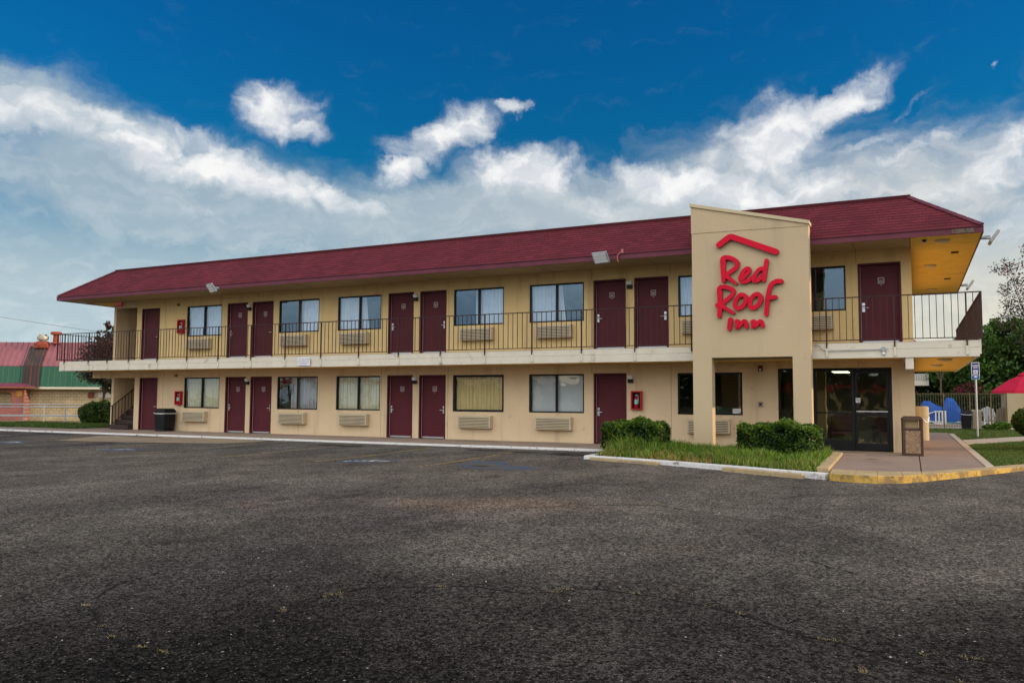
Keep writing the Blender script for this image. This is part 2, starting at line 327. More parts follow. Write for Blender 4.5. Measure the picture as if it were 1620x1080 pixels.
# ------------------------------------------------------------------ ground, lot, walks
def lotz(y): return -.07 if y>-2.6 else (-.07-(-2.6-y)/4*.065 if y>-6.6 else -.135)
mb=MB(); mb.box(-700,500,-500,900,-1.6,-.56); GR=mat('far ground earth',(.10,.11,.05),.95,var=(.3,.3)); struct(mb.build('ground',GR))
def asphalt():
    m=D.materials.new('asphalt'); m.use_nodes=True; n=m.node_tree.nodes; l=m.node_tree.links; b=n['Principled BSDF']
    g=n.new('ShaderNodeNewGeometry')
    def mp(sc=(1,1,1),loc=(0,0,0)):
        x=n.new('ShaderNodeMapping'); x.inputs['Scale'].default_value=sc; x.inputs['Location'].default_value=loc; l.new(g.outputs['Position'],x.inputs[0]); return x.outputs[0]
    def nz(s,d,r=.6,sc=(1,1,1),loc=(0,0,0)):
        t=n.new('ShaderNodeTexNoise'); t.inputs['Scale'].default_value=s; t.inputs['Detail'].default_value=d; t.inputs['Roughness'].default_value=r; l.new(mp(sc,loc),t.inputs['Vector']); return t.outputs[0]
    def mr(v,a,bb,c=0.,d=1.):
        x=n.new('ShaderNodeMapRange'); x.interpolation_type='SMOOTHSTEP'; l.new(v,x.inputs[0])
        for i,y in enumerate((a,bb,c,d)): x.inputs[i+1].default_value=y
        return x.outputs[0]
    def mx(f,a,bb,bt='MIX'):
        x=n.new('ShaderNodeMix'); x.data_type='RGBA'; x.blend_type=bt
        for s_,y in ((0,f),(6,a),(7,bb)):
            if isinstance(y,(int,float)): x.inputs[s_].default_value=y
            elif isinstance(y,tuple): x.inputs[s_].default_value=(*y,1)
            else: l.new(y,x.inputs[s_])
        return x.outputs[2]
    def mt(op,a,bb):
        x=n.new('ShaderNodeMath'); x.operation=op
        for i,y in enumerate((a,bb)):
            if isinstance(y,(int,float)): x.inputs[i].default_value=y
            else: l.new(y,x.inputs[i])
        return x.outputs[0]
    # aged patches near the rooms; vignette darkening toward the viewer painted into the colour
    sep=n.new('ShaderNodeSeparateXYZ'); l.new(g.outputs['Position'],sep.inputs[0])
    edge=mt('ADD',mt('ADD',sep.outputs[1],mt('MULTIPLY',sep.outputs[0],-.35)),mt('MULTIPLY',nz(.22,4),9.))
    age_vignette=mr(edge,-15.5,-6.5)
    c=mx(age_vignette,(.0080,.0076,.0068),(.086,.077,.066))
    c=mx(mr(nz(.35,6,.6,(1,.5,1)),.46,.72,0,.7),c,(.034,.029,.029))
    c=mx(mt('MULTIPLY',mr(nz(.5,5,.6,(1,.6,1),(5,9,0)),.52,.70,0,.55),mt('MAXIMUM',age_vignette,.12)),c,(.125,.108,.094))
    # warm clay-coloured patch
    c=mx(mt('MULTIPLY',mr(nz(.45,4,.5,(1,1,1),(3.1,2.2,0)),.62,.76,0,.25),age_vignette),c,(.10,.07,.05))
    c=mx(mr(nz(1.8,7,.7,(1.,.5,1)),.58,.68,0,.55),c,(.026,.022,.020))
    mpp=n.new('ShaderNodeMapping'); mpp.vector_type='TEXTURE'; mpp.inputs['Location'].default_value=(-7.3,-12.9,0); mpp.inputs['Rotation'].default_value=(0,0,.42); mpp.inputs['Scale'].default_value=(1.9,.95,1); l.new(g.outputs['Position'],mpp.inputs[0])
    ln=n.new('ShaderNodeVectorMath'); ln.operation='LENGTH'; l.new(mpp.outputs[0],ln.inputs[0]); dd=mt('ADD',ln.outputs['Value'],mt('MULTIPLY',mt('SUBTRACT',nz(1.4,6,.65),.5),1.5))
    c=mx(mr(dd,1.15,.30,0,.62),c,(.140,.102,.075))
    # aggregate
    def agg(scale,thr,w=.1):
        v=n.new('ShaderNodeTexVoronoi'); v.inputs['Scale'].default_value=scale; l.new(g.outputs['Position'],v.inputs['Vector'])
        s=n.new('ShaderNodeSeparateColor'); l.new(v.outputs['Color'],s.inputs[0]); return v,s
    c=mx(1.,c,mr(nz(2.6,6,.7),.3,.7,.84,1.18),'MULTIPLY'); c=mx(1.,c,mr(nz(.7,5,.6,(1,.55,1),(7,3,0)),.3,.7,.80,1.22),'MULTIPLY')
    v,s=agg(95,.1); c=mx(1.,c,mr(s.outputs[0],0.,1.,.25,2.0),'MULTIPLY')
    v1,s1=agg(38,.1); c=mx(1.,c,mr(s1.outputs[1],0.,1.,.5,1.65),'MULTIPLY')
    v2,s2=agg(60,.1); st=mt('MULTIPLY',mr(s2.outputs[1],.86,.90),mr(v2.outputs['Distance'],.40,.25))
    c=mx(mt('MULTIPLY',st,.6),c,mx(s2.outputs[0],(.30,.25,.19),(.12,.12,.13)))
    v3,s3=agg(14,.1); st=mt('MULTIPLY',mr(s3.outputs[1],.965,.975),mr(v3.outputs['Distance'],.16,.10)); c=mx(mt('MULTIPLY',st,.8),c,mx(s3.outputs[2],(.5,.47,.42),(.30,.2,.1)))
    # fine cracks: warped cell edges, only here and there
    wn=n.new('ShaderNodeTexNoise'); wn.inputs['Scale'].default_value=1.3; wn.inputs['Detail'].default_value=6; l.new(g.outputs['Position'],wn.inputs['Vector'])
    wv=n.new('ShaderNodeVectorMath'); wv.operation='MULTIPLY_ADD'; l.new(wn.outputs['Color'],wv.inputs[0]); wv.inputs[1].default_value=(.9,.9,0); l.new(g.outputs['Position'],wv.inputs[2])
    vc=n.new('ShaderNodeTexVoronoi'); vc.feature='DISTANCE_TO_EDGE'; vc.inputs['Scale'].default_value=.24; l.new(wv.outputs[0],vc.inputs['Vector'])
    cr=mt('MULTIPLY',mr(vc.outputs['Distance'],.0016,.0003),mr(nz(.5,3),.50,.62)); c=mx(mt('MULTIPLY',cr,.85),c,(.008,.007,.006))
    l.new(c,b.inputs['Base Color']); b.inputs['Roughness'].default_value=.95; b.inputs['Specular IOR Level'].default_value=.03
    h=mt('ADD',mt('MULTIPLY',v.outputs['Distance'],-.5),mt('ADD',mt('MULTIPLY',nz(30,4),.6),mt('MULTIPLY',cr,-2.)))
    bp=n.new('ShaderNodeBump'); bp.inputs['Strength'].default_value=.55; bp.inputs['Distance'].default_value=.010; l.new(h,bp.inputs['Height']); l.new(bp.outputs[0],b.inputs['Normal'])
    return m
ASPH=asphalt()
mb=MB(); ys=[-60,-30,-12,-6.6,-2.6,-2.3]
for a,b in zip(ys,ys[1:]):
    mb.quad((-52,a,lotz(a)),(40,a,lotz(a)),(40,b,lotz(b)),(-52,b,lotz(b)))
mb.box(-52,40,-60,-2.3,-.7,-.2); mb.f=[f for i,f in enumerate(mb.f)]
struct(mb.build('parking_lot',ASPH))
# driveway left of the rooms
mb=MB(); mb.box(-60,-37,-2.4,3.2,-.6,-.012); DRV=mat('driveway paving',(.20,.18,.16),.9,var=(1,.15)); struct(mb.build('driveway',DRV))
# walkway along rooms, its white kerb
mb=MB(); mb.box(-52,-37.01,-2.32,-1.0,-.3,-.006); mb.box(-37,-7.2,-2.32,5.,-.3,0)
mb.box(-7.2,-2.05,-1.2,.3,-.3,-.004)
struct(mb.build('walkway',CONC))
mb=MB()
x=-52.
while x<-9.45:
    w=random.uniform(2.2,3.2); x2=min(x+w,-9.42); j=random.uniform(-.008,.008); mb.box(x+.006,x2-.006,-2.5+j,-2.325+j,-.3,-.012+random.uniform(-.006,.004)); x=x2
struct(mb.build('white_curb',KW,bevel=.02))
# planter: soil, kerbs
OUT=[(-9.05,-4.75),(-8.2,-5.0),(-7.0,-5.45),(-5.5,-6.1),(-4.4,-6.65),(-3.6,-7.0)]
def strip(mb,pts,w,z0,z1,side=1,seg=None,mi=0):
    offs=[]
    for i,p in enumerate(pts):
        a=Vector(pts[max(i-1,0)]); b=Vector(pts[min(i+1,len(pts)-1)]); d=(b-a).normalized(); nn=Vector((-d.y,d.x))*side; offs.append((p[0]+nn.x*w,p[1]+nn.y*w))
    for i in range(len(pts)-1):
        q=[pts[i],pts[i+1],offs[i+1],offs[i]]
        if side<0: q=q[::-1]
        mb.slab(q,z0,z1,mi)
    return offs
pl=[(-9.6,-2.52)]+[(x+.05,y+.1) for x,y in OUT]+[(-3.75,-1.2),(-9.6,-1.2)]
mb=MB(); mb.slab([(-9.0,-2.4),(-9.0,-4.65),(-8.2,-4.9),(-7.0,-5.35),(-5.5,-6.0),(-3.6,-6.9),(-3.9,-1.22),(-7.19,-1.22),(-7.19,-2.4)],-.4,-.04); struct(mb.build('planter_soil',SOIL))
mb=MB(); strip(mb,OUT,.17,-.3,-.02); mb.box(-9.22,-9.05,-4.74,-2.6,-.3,-.02); struct(mb.build('planter_curb',KW,bevel=.02))
def lerp(a,b,t): return tuple(a[i]+(b[i]-a[i])*t for i in range(len(a)))
mb=MB()
for a,b in (((-8.95,-4.85),(-7.15,-5.46)),((-5.6,-6.12),(-3.95,-6.95))):
    d=(Vector(b)-Vector(a)).normalized(); nn=Vector((d.y,-d.x))*.11
    mb.slab([(a[0]+nn.x,a[1]+nn.y),(b[0]+nn.x,b[1]+nn.y),b,a],-.3,-.045)
o=mb.build('wheel_stop_curb',KYL,bevel=.025); struct(o)
# entrance walk and its wide yellow kerb
OB=[(-3.52,-7.15),(-3.1,-7.32),(-2.7,-7.33),(-2.3,-7.05),(-2.0,-6.62),(-1.05,-5.12),(-.12,-3.55),(1.2,-1.4),(4.5,4.),(12,15)]
IB=[(-3.55,-6.15),(-3.1,-6.22),(-2.75,-6.22),(-2.35,-6.10),(-2.0,-5.92),(-1.2,-4.72),(-.42,-3.35),(.95,-1.2),(4.25,4.2),(11.75,15.2)]
mb=MB()
for i in range(len(OB)-1):
    if i in (3,): pass
    g=.004 if i in (4,5,6) else 0.
    mb.slab([OB[i],lerp(OB[i],OB[i+1],1-g),lerp(IB[i],IB[i+1],1-g),IB[i]],-.3,.0,1,0)
mb.slab([(-3.78,-6.7),(-3.56,-6.72),(-3.68,-1.45),(-3.92,-1.35)],-.3,.06,1,1)
struct(mb.build('yellow_curb',[KY,KYL],bevel=.012))
EW=mat('entrance concrete',(.25,.185,.15),.85,var=((1.1,.12),(30,.12)),bump=(50,.25),stain=((.9,.60,(.10,.055,.045),.8),(3,.66,(.16,.11,.09),.6)))
mb=MB(); JX=-2.0
mb.slab([(-3.66,-1.45),(-3.56,-6.15),(-3.1,-6.215),(-2.75,-6.215),(-2.35,-6.09),(-2.01,-5.92),(-2.01,-.5),(-2.06,0),(-2.06,.05),(-5.2,.05),(-5.2,-1.2)],-.3,-.008)
mb.slab([(-1.99,-5.90),(-1.2,-4.715),(-.82,-4.05),(-.82,5.9),(-1.99,5.9)],-.3,-.008)
mb.box(-2.04,-.82,5.915,16,-.3,-.008)
struct(mb.build('entrance_walk',EW))
mb=MB(); mb.box(-4.0,-3.2,-1.33,-1.24,-.05,.0); struct(mb.build('threshold_patch',CONCL))
mb=MB(); mb.slab([(-.815,-4.0),(-.65,-3.75),(-.62,15),(-.815,15)],-.3,0.004); struct(mb.build('walk_edging',CONCL,bevel=.01))
mb=MB(); mb.slab([(-.61,5.9),(2.2,11.2),(9,24),(7.6,24),(1.2,12.7),(-.61,9.)],-.3,-.004); struct(mb.build('pool_path',CONCL))
mb=MB(); mb.slab([(-.61,-3.6),(-.4,-3.3),(.95,-1.15),(4.25,4.25),(11.75,15.25),(14,22.6),(-.61,22.6)],-.35,-.03); mb.box(-2.04,-.61,16.01,22.6,-.35,-.03)
struct(mb.build('lawn_soil',LAWNM))
# lawns of short blades
def poly_pts(n,poly,z):
    P_=np.array(poly); mn=P_.min(0); mxx=P_.max(0); out=[]
    q=RNG.uniform(mn,mxx,(n*3,2)); ins=np.zeros(len(q),bool); j=len(P_)-1
    for i in range(len(P_)):
        c=((P_[i,1]>q[:,1])!=(P_[j,1]>q[:,1]))&(q[:,0]<(P_[j,0]-P_[i,0])*(q[:,1]-P_[i,1])/(P_[j,1]-P_[i,1]+1e-9)+P_[i,0]); ins^=c; j=i
    q=q[ins][:n]; return np.c_[q,np.full(len(q),z)]
pts=np.concatenate([poly_pts(26000,[(-.6,-3.5),(.95,-1.1),(2.6,1.7),(2.4,11.6),(-.6,5.8)],-.03),poly_pts(14000,[(-.6,9.1),(1.2,12.8),(5.5,20.9),(5.5,22.5),(-2,22.5),(-2,16.1),(-.62,16.1)],-.03)])
o=blades('lawn_grass',LAWN,pts,.055,.006,.5); struct(o,'stuff')
mb=MB(); mb.slab([(-44,-.75),(-33.2,-.75),(-33.2,3.4),(-42,3.4)],-.3,.012); struct(mb.build('side_lawn_soil',LAWNM))
o=blades('side_lawn_grass',LAWN,poly_pts(22000,[(-43.8,-.7),(-33.3,-.7),(-33.3,3.3),(-42,3.3)],.01),.09,.012,.5); struct(o,'stuff')
# long planter grass
pp=[(-9.0,-2.3),(-9.0,-4.6),(-8.2,-4.85),(-7.0,-5.3),(-5.5,-5.95),(-3.75,-6.75),(-3.95,-1.3),(-7.1,-1.3)]
pts=poly_pts(30000,pp,-.04); hn=np.array([1.0]*len(pts)); 
fr=np.sin(pts[:,0]*3.1)*.10+np.sin(pts[:,0]*7.3+1)*.08+np.sin(pts[:,1]*5.)*.08
dist=np.clip((pts[:,1]-(-4.75-(pts[:,0]+9)*.42))/1.6,0,1)
h=(.10+.15*dist+.30*np.exp(-((pts[:,0]+8.5)**2)/.35-((pts[:,1]+3.7)**2)/.5))*(1+fr*1.6)*RNG.uniform(.35,1.15,len(pts)); 
keep=RNG.uniform(size=len(pts))<(.30+.70*dist)*(1-.6*(np.sin(pts[:,0]*2.3+pts[:,1]*1.7)>.6))
pts=pts[keep]; h=h[keep]; dry=.34*(1-dist[keep])+.50*(np.sin(pts[:,0]*1.7+.5)>.35)*(1-dist[keep])+.03
o=blades('planter_grass',GRASS,pts,h,.010,.32,dry=dry); struct(o,'stuff')
# paint on the lot
def zlot(x,y,e=.004): return (x,y,lotz(y)+e)
YL=mat('faded yellow line paint',(.27,.19,.06),.9,stain=((6,.53,(.06,.052,.046),.9),(40,.5,(.06,.05,.045),.7)))
BLM=mat('faded blue paint',(.042,.072,.12),.9,stain=((2.2,.46,(.085,.075,.065),.95),(40,.55,(.06,.05,.045),.7)))
WHM=mat('faded white paint',(.46,.47,.48),.9,stain=((14,.60,(.06,.055,.05),.8),))
mb=MB()
for x in (-11.6,-14.4,-17.3,-20.1,-22.9,-25.8,-28.6,-31.5):
    mb.add([zlot(x-.05,-8.3),zlot(x+.05,-8.3),zlot(x+.02,-6.6),zlot(x-.08,-6.6),zlot(x-.1,-3.1),zlot(x,-3.1)],[(0,1,2,3),(3,2,5,4)])
struct(mb.build('parking_line',YL))
mb=MB()
for cx,cy,w,d in ((-13.5,-7.45,.62,.62),(-10.8,-6.9,.5,.7),(-9.9,-7.6,.9,.55),(-21.9,-7.5,.75,.65),(-27.7,-6.9,.7,.6)):
    n=14; mb.add([zlot(cx+w*math.copysign(abs(math.cos(a))**.5,math.cos(a))*random.uniform(.9,1.08),cy+d*math.copysign(abs(math.sin(a))**.5,math.sin(a))*random.uniform(.9,1.08),.003) for a in [2*math.pi*i/n for i in range(n)]],[tuple(range(n))])
struct(mb.build('blue_paint_patch',BLM))
# wheelchair symbol painted in white
mb=MB()
def wheelchair(mb,f,s,t):   # f maps (u,v) in the unit square to 3D ; strokes of width t
    def ln(a,b,w=t):
        a=Vector(a);b=Vector(b);d=(b-a).normalized()*w*.5; nn=Vector((-d.y,d.x)); mb.add([f(*(a-d*.6-nn)),f(*(b+d*.6-nn)),f(*(b+d*.6+nn)),f(*(a-d*.6+nn))],[(0,1,2,3)])
    ln((.42,.86),(.43,.42)); ln((.43,.64),(.66,.64)); ln((.43,.42),(.68,.40)); ln((.68,.40),(.80,.10)); ln((.80,.10),(.9,.13))
    pr=None
    for i in range(15):
        a=R(115+i*16.5); p=(.44+.28*math.cos(a),.30+.28*math.sin(a))
        if pr: ln(pr,p)
        pr=p
    mb.add([f(.42+.075*math.cos(k*.785),.95+.06*math.sin(k*.785)) for k in range(8)],[tuple(range(8))])
wheelchair(mb,lambda u,v:zlot(-14.0+v*1.0,-7.95+(1-u)*1.0,.006),1,.11); wheelchair(mb,lambda u,v:zlot(-22.4+v*1.0,-8.0+(1-u)*1.0,.006),1,.11); wheelchair(mb,lambda u,v:zlot(-28.2+v*1.0,-7.4+(1-u)*1.0,.006),1,.11)
struct(mb.build('wheelchair_marking',WHM))
mb=MB(); TP=mat('sand coloured repair patch',(.26,.20,.135),.9,var=(1,.15),stain=(2,.6,(.10,.085,.065),.6)); pz=[(-27.4,-5.6),(-24.6,-5.3),(-21.3,-4.5),(-20.6,-3.1),(-22.0,-2.62),(-26.2,-2.62),(-28.3,-3.3)]
mb.add([zlot(x,y,.008) for x,y in pz],[tuple(range(len(pz)))]); struct(mb.build('repair_patch',TP))
mb=MB(); DK=mat('oil darkened asphalt',(.016,.014,.013),.6,stain=(5,.5,(.05,.045,.04),.8)); 
for cx,cy,w,d in ((-17.3,-3.6,.9,.16),(-12.6,-3.4,.7,.14),(-11.4,-3.5,.4,.12),(-31,-3.2,1.2,.2),(-9.9,-3.6,.7,.5),(-26.5,-3.,1.,.12)):
    n=16; mb.add([zlot(cx+w*math.cos(a)*random.uniform(.7,1.2),cy+d*math.sin(a)*random.uniform(.7,1.2),.012) for a in [2*math.pi*i/n for i in range(n)]],[tuple(range(n))])
struct(mb.build('oil_stain',DK))
# cracks
CR=[[(-4.76,-17.52),(-4.61,-17.4),(-4.51,-17.19),(-4.32,-17.14),(-4.09,-17.15),(-3.85,-17.16),(-3.57,-17.25),(-3.4,-17.3),(-3.24,-17.35),(-3.07,-17.46),(-2.93,-17.59),(-2.73,-17.73),(-2.58,-17.78),(-2.37,-17.87),(-2.2,-17.81),(-1.91,-17.77),(-1.61,-17.76),(-1.,-17.6)],
[(-2.37,-17.87),(-2.34,-18.01),(-2.4,-18.26),(-2.44,-18.51),(-2.5,-19.2)],[(-2.35,-17.89),(-2.2,-18.04),(-2.05,-18.16),(-1.93,-18.24),(-1.5,-18.5)],[(-4.32,-17.14),(-4.39,-16.88)],
[(-7.34,-19.23),(-7.05,-19.37),(-6.7,-19.57),(-6.46,-19.69),(-5.97,-19.74)],[(-7.44,-19.08),(-7.68,-18.69),(-7.71,-18.4),(-7.78,-18.24)],
[(-7.02,-13.12),(-6.51,-13.0),(-6.41,-12.57),(-5.93,-12.38),(-5.35,-12.07),(-4.99,-12.25),(-4.57,-12.64),(-4.32,-12.69),(-3.9,-13.0)],[(-5.35,-12.07),(-5.3,-11.7)],[(-3.0,-15.19),(-2.82,-15.41),(-2.6,-15.59)],[(-6.01,-18.84),(-6.01,-18.24),(-5.91,-17.91),(-5.2,-17.5),(-4.76,-17.52)]]
CRM=mat('crack gap',(.006,.005,.005),1.); mb=MB(); tuft=[]
for pth in CR:
    q=[]
    for a,b in zip(pth,pth[1:]):
        n=max(2,int((Vector(b)-Vector(a)).length/.045))
        for i in range(n): p=lerp(a,b,i/n); q.append((p[0]+random.gauss(0,.010),p[1]+random.gauss(0,.010)))
    q.append(pth[-1]); ws=[max(.002,random.gauss(.0085,.004)) for _ in q]; vs=[]
    for i,p in enumerate(q):
        a=Vector(q[max(i-1,0)]);b=Vector(q[min(i+1,len(q)-1)]);d=(b-a).normalized();nn=Vector((-d.y,d.x))*ws[i]
        vs+=[zlot(p[0]+nn.x,p[1]+nn.y,.003),zlot(p[0]-nn.x,p[1]-nn.y,.003)]
    mb.add(vs,[(2*i,2*i+1,2*i+3,2*i+2) for i in range(len(q)-1)])
    for p in q:
        if math.sin(p[0]*9.1)+math.sin(p[1]*13)+math.sin(p[0]*23)>1.35:
            for _ in range(16): tuft.append((p[0]+random.gauss(0,.016),p[1]+random.gauss(0,.012),lotz(p[1])))
struct(mb.build('asphalt_crack',CRM))
DRY=leafmat('dry weed',(.16,.13,.06),(.32,.27,.15)); o=blades('crack_weeds',DRY,np.array(tuft),.016,.002,.9); struct(o,'stuff')
# gravel crumbs along the kerbs and over the lot
mb=MB(); CRUM=mat('pale crumb stone',(.34,.30,.26),.9,var=(30,.4))
for i in range(900):
    if i<480:
        x=random.uniform(-36,-3.5); y=(-2.55 if x<-9.2 else np.interp(x,[q[0] for q in OUT],[q[1] for q in OUT])-.06)-abs(random.gauss(0,.10)); r=random.uniform(.006,.022)
    else:
        x=random.uniform(-16,4); y=random.uniform(-20,-7.5); r=random.uniform(.004,.011)
    z=lotz(y); mb.add([(x+r*random.uniform(.6,1.2)*math.cos(k*1.57+i),y+r*random.uniform(.6,1.2)*math.sin(k*1.57+i),z) for k in range(4)]+[(x,y,z+r*.8)],[(0,1,4),(1,2,4),(2,3,4),(3,0,4)])
struct(mb.build('loose_gravel',CRUM),'stuff')
# ------------------------------------------------------------------ motel
MO=thing('motel_building','long two-storey tan stucco motel with maroon doors, shingle roof and balcony','building')
XL,XR=-32.02,-2.05; YB=9.; F2=2.816; EAVE=5.26
DX=[-30.34,-25.64,-24.375,-18.206,-16.92,-10.72,-9.435,-3.323]; DW=1.03
WU=[(-27.80,-25.94),(-23.08,-21.2),(-20.37,-18.5),(-15.61,-13.76),(-12.86,-11.03),(-8.12,-6.3),(-5.48,-3.62)]
WL=[(-27.83,-25.95),(-23.08,-21.2),(-20.38,-18.5),(-15.62,-13.75),(-12.87,-11.03),(-8.16,-6.34)]
def facade(mb,x0,x1,z0,z1,y0,y1,holes):
    xs=sorted(set([x0,x1]+[h[0] for h in holes]+[h[1] for h in holes])); zs=sorted(set([z0,z1]+[h[2] for h in holes]+[h[3] for h in holes]))
    def inh(x,z): return any(h[0]<x<h[1] and h[2]<z<h[3] for h in holes) or not(x0<x<x1 and z0<z<z1)
    for i in range(len(xs)-1):
        for j in range(len(zs)-1):
            a,b,c,d=xs[i],xs[i+1],zs[j],zs[j+1]; mx_,mz=(a+b)/2,(c+d)/2
            if inh(mx_,mz): continue
            mb.quad((a,y0,c),(b,y0,c),(b,y0,d),(a,y0,d)); mb.quad((b,y1,c),(a,y1,c),(a,y1,d),(b,y1,d))
            if inh(a-1e-4,mz): mb.quad((a,y1,c),(a,y0,c),(a,y0,d),(a,y1,d))
            if inh(b+1e-4,mz): mb.quad((b,y0,c),(b,y1,c),(b,y1,d),(b,y0,d))
            if inh(mx_,c-1e-4): mb.quad((a,y1,c),(b,y1,c),(b,y0,c),(a,y0,c))
            if inh(mx_,d+1e-4): mb.quad((a,y0,d),(b,y0,d),(b,y1,d),(a,y1,d))
WT=.2
lo=[(x,x+DW,0,2.1) for x in DX[:6]]+[(a,b,.9,2.09) for a,b in WL]+[(-5.39,-4.9,.10,2.18),(-4.5,-2.575,0.005,2.18)]
mb=MB(); facade(mb,-30.64,XR,0,2.36,0,WT,lo); mb.build('ground_floor_wall',STUC,MO)
hi=[(x,x+DW,F2,F2+2.1) for x in DX]+[(a,b,3.7,4.9) for a,b in WU]
mb=MB(); facade(mb,-30.64,XR,F2,EAVE,0,WT,hi); mb.build('upper_floor_wall',STUCU,MO)
mb=MB(); mb.box(XL,-31.88,0,YB-.25,0,EAVE); mb.box(-31.88,-30.64,.001,.18,5.0,EAVE-.001); mb.box(-31.879,-30.641,0.001,.18,2.1,2.358); mb.build('stairwell_wall',STUC,MO)
mb=MB(); mb.box(-30.64,-30.46,WT,5,0,2.36); mb.box(-30.64,-30.46,WT,5,F2,EAVE); mb.box(-31.88,-30.64,4.8,5,0,EAVE); mb.build('stairwell_inner_wall',STUCU,MO)
mb=MB(); mb.box(XR-.2,XR,WT,YB,0,2.36); mb.box(XL+.0,XR,YB-.2,YB+.001,0.0,2.36); mb.build('ground_floor_side_wall',STUC,MO)
mb=MB(); mb.box(XR-.2,XR,WT,YB,F2,EAVE); mb.box(XL,XR,YB-.2,YB+.001,F2,EAVE); mb.build('upper_side_wall',STUCU,MO)
# interior partitions, floors and dark rooms behind the glass
mb=MB(); mb.box(-30.4,XR-.25,3.6,3.7,0,2.36); mb.box(-30.4,XR-.25,3.6,3.7,F2,EAVE)
for x in (-28.6,-24.5,-21.15,-17.0,-13.7,-9.6,-5.85): 
    mb.box(x-.05,x+.05,WT+.01,3.59,0,2.35)
    if x<-6: mb.box(x-.05,x+.05,WT+.01,3.59,F2,EAVE-.01)
mb.build('room_partition',ROOMW,MO)
mb=MB(); mb.box(-30.4,XR-.21,WT+.01,3.59,-.1,.002); mb.box(-30.4,XR-.21,WT+.01,3.59,F2-.2,F2+.002); mb.build('room_floor',CARP,MO)
# slab / balcony
SY=-1.4; SL_,SR=-33.40,-.68
mb=MB(); mb.box(SL_+.06,SR-.06,SY+.06,0-.002,2.44,2.75); mb.box(SL_+.06,-32.03,.0,YB+1.3,2.44,2.75); mb.box(XR+.01,SR-.06,.0,YB+1.3,2.44,2.75); mb.box(-32.02,-30.65,.0,.9,2.44,2.75)
mb.build('balcony_slab',CONC,MO)
mb=MB(); mb.box(-32.02,XR,.003,.19,2.363,2.813); mb.build('floor_band',STUCU,MO)
mb=MB(); mb.box(SL_+.06,SR-.06,SY+.055,-.003,2.39,2.438); mb.box(SL_+.06,-32.03,.0,YB+1.3,2.39,2.438); mb.box(XR+.01,SR-.06,0,YB+1.3,2.39,2.438); mb.build('balcony_ceiling',SOFGLOW,MO)
mb=MB(); mb.box(SL_,SR,SY,SY+.05,2.36,2.57); mb.box(SL_+.003,SR-.003,SY+.006,SY+.052,2.574,2.74)
mb.box(SL_,SL_+.05,SY+.052,YB+1.35,2.36,2.735); mb.box(SR-.05,SR,SY+.052,YB+1.35,2.36,2.735); mb.box(SR-.003,SR+.04,SY+.02,SY+.14,2.42,2.76)
mb.build('balcony_edge_beam',WHITE,MO,bevel=.006)
PX=[-33.07,-31.6,-30.5,-29.28,-27.72,-26.16,-24.6,-23.04,-21.48,-19.93,-18.37,-16.81,-15.25,-13.69,-12.12,-10.56,-8.98,-7.4,-5.55,-4.0,-2.46,-.93]
for x in PX:
    if -7.4<=x<=-4.2: continue
    mb=MB(); mb.box(x-.028,x+.028,SY-.035,SY-.002,2.40,2.69); mb.build('rail_bracket',WHITE,MO,bevel=.004)
mb=MB(); mb.box(-33.25,-32.03,.02,.2,2.1,2.385); mb.build('cantilever_beam',STUC,MO,bevel=.01)
mb=MB(); mb.box(-2.24,-2.06,-1.37,-.003,2.08,2.385); mb.box(-2.30,-2.245,-.9,-.003,2.28,2.385); mb.build('cantilever_beam',WHITE,MO,bevel=.008)
# railings
RY=SY-.02; RZ0,RZ1=2.80,3.88
def bar(mb,x,y,z0,z1,w=.008): mb.box(x-w,x+w,y-w,y+w,z0,z1)
edges=[-33.52]+PX+[-.62]
for a,b in zip(edges,edges[1:]):
    if a>=-7.3 and b<=-4.3: continue
    mb=MB(); mb.box(a,b,RY-.02,RY+.02,RZ1-.025,RZ1); mb.box(a,b,RY-.012,RY+.012,RZ0,RZ0+.022)
    n=max(1,round((b-a)/.155))
    for i in range(1,n):
        x=a+(b-a)*i/n+random.gauss(0,.004); bar(mb,x,RY,RZ0+.02,RZ1-.02)
    mb.build('railing_panel',RAIL,MO)
for x in edges:
    if -7.3<x<-4.3: continue
    mb=MB(); w=.017; mb.box(x-w,x+w,RY-w-.003,RY+w,2.62 if x not in(-33.52,-.62) else RZ0-.02,RZ1-.026); mb.build('railing_post',RAIL,MO)
for X in (-33.48,-.62):
    mb=MB(); ye=YB+1.3; mb.box(X-.02,X+.02,RY,ye,RZ1-.026,RZ1-.001); mb.box(X-.012,X+.012,RY,ye,RZ0+.001,RZ0+.023); y=RY+.15
    while y<ye: bar(mb,X,y,RZ0+.02,RZ1-.02); y+=.15
    mb.build('side_railing',RAIL,MO)
# stair opening rail upstairs
mb=MB(); mb.box(-31.87,-30.65,.98,1.02,RZ1-.05,RZ1-.0)
for i in range(9): bar(mb,-31.8+i*.14,1.0,2.76,RZ1-.04,.012)
mb.build('stair_opening_railing',RAIL,MO)
# stair
ST=MB(); TR=mat('dark stair tread',(.045,.030,.028),.7,var=(4,.2))
for i in range(14):
    mb=MB(); y=-.22+i*.27; z=.19*(i+1); mb.box(-31.80,-30.67,y,y+.33,z-.17,z-.0)
    mb.build('stair_step',TR,MO,bevel=.006)
mb=MB(); slope=.19/.27
p0=(-31.72,-.15,.95); 
mb.cyl((-31.95,-.15,.95),p0,.022); mb.cyl(p0,(-31.72,3.4,.95+3.55*slope),.022); mb.cyl((-31.72,-.15,.22),(-31.72,3.4,.22+3.55*slope),.018); bar(mb,-31.72,-.15,0.,.95,.02)
for i in range(1,24): y=-.15+i*.15; bar(mb,-31.72,y,.22+(y+.15)*slope,.95+(y+.15)*slope,.010)
mb.build('stair_railing',RAIL,MO)
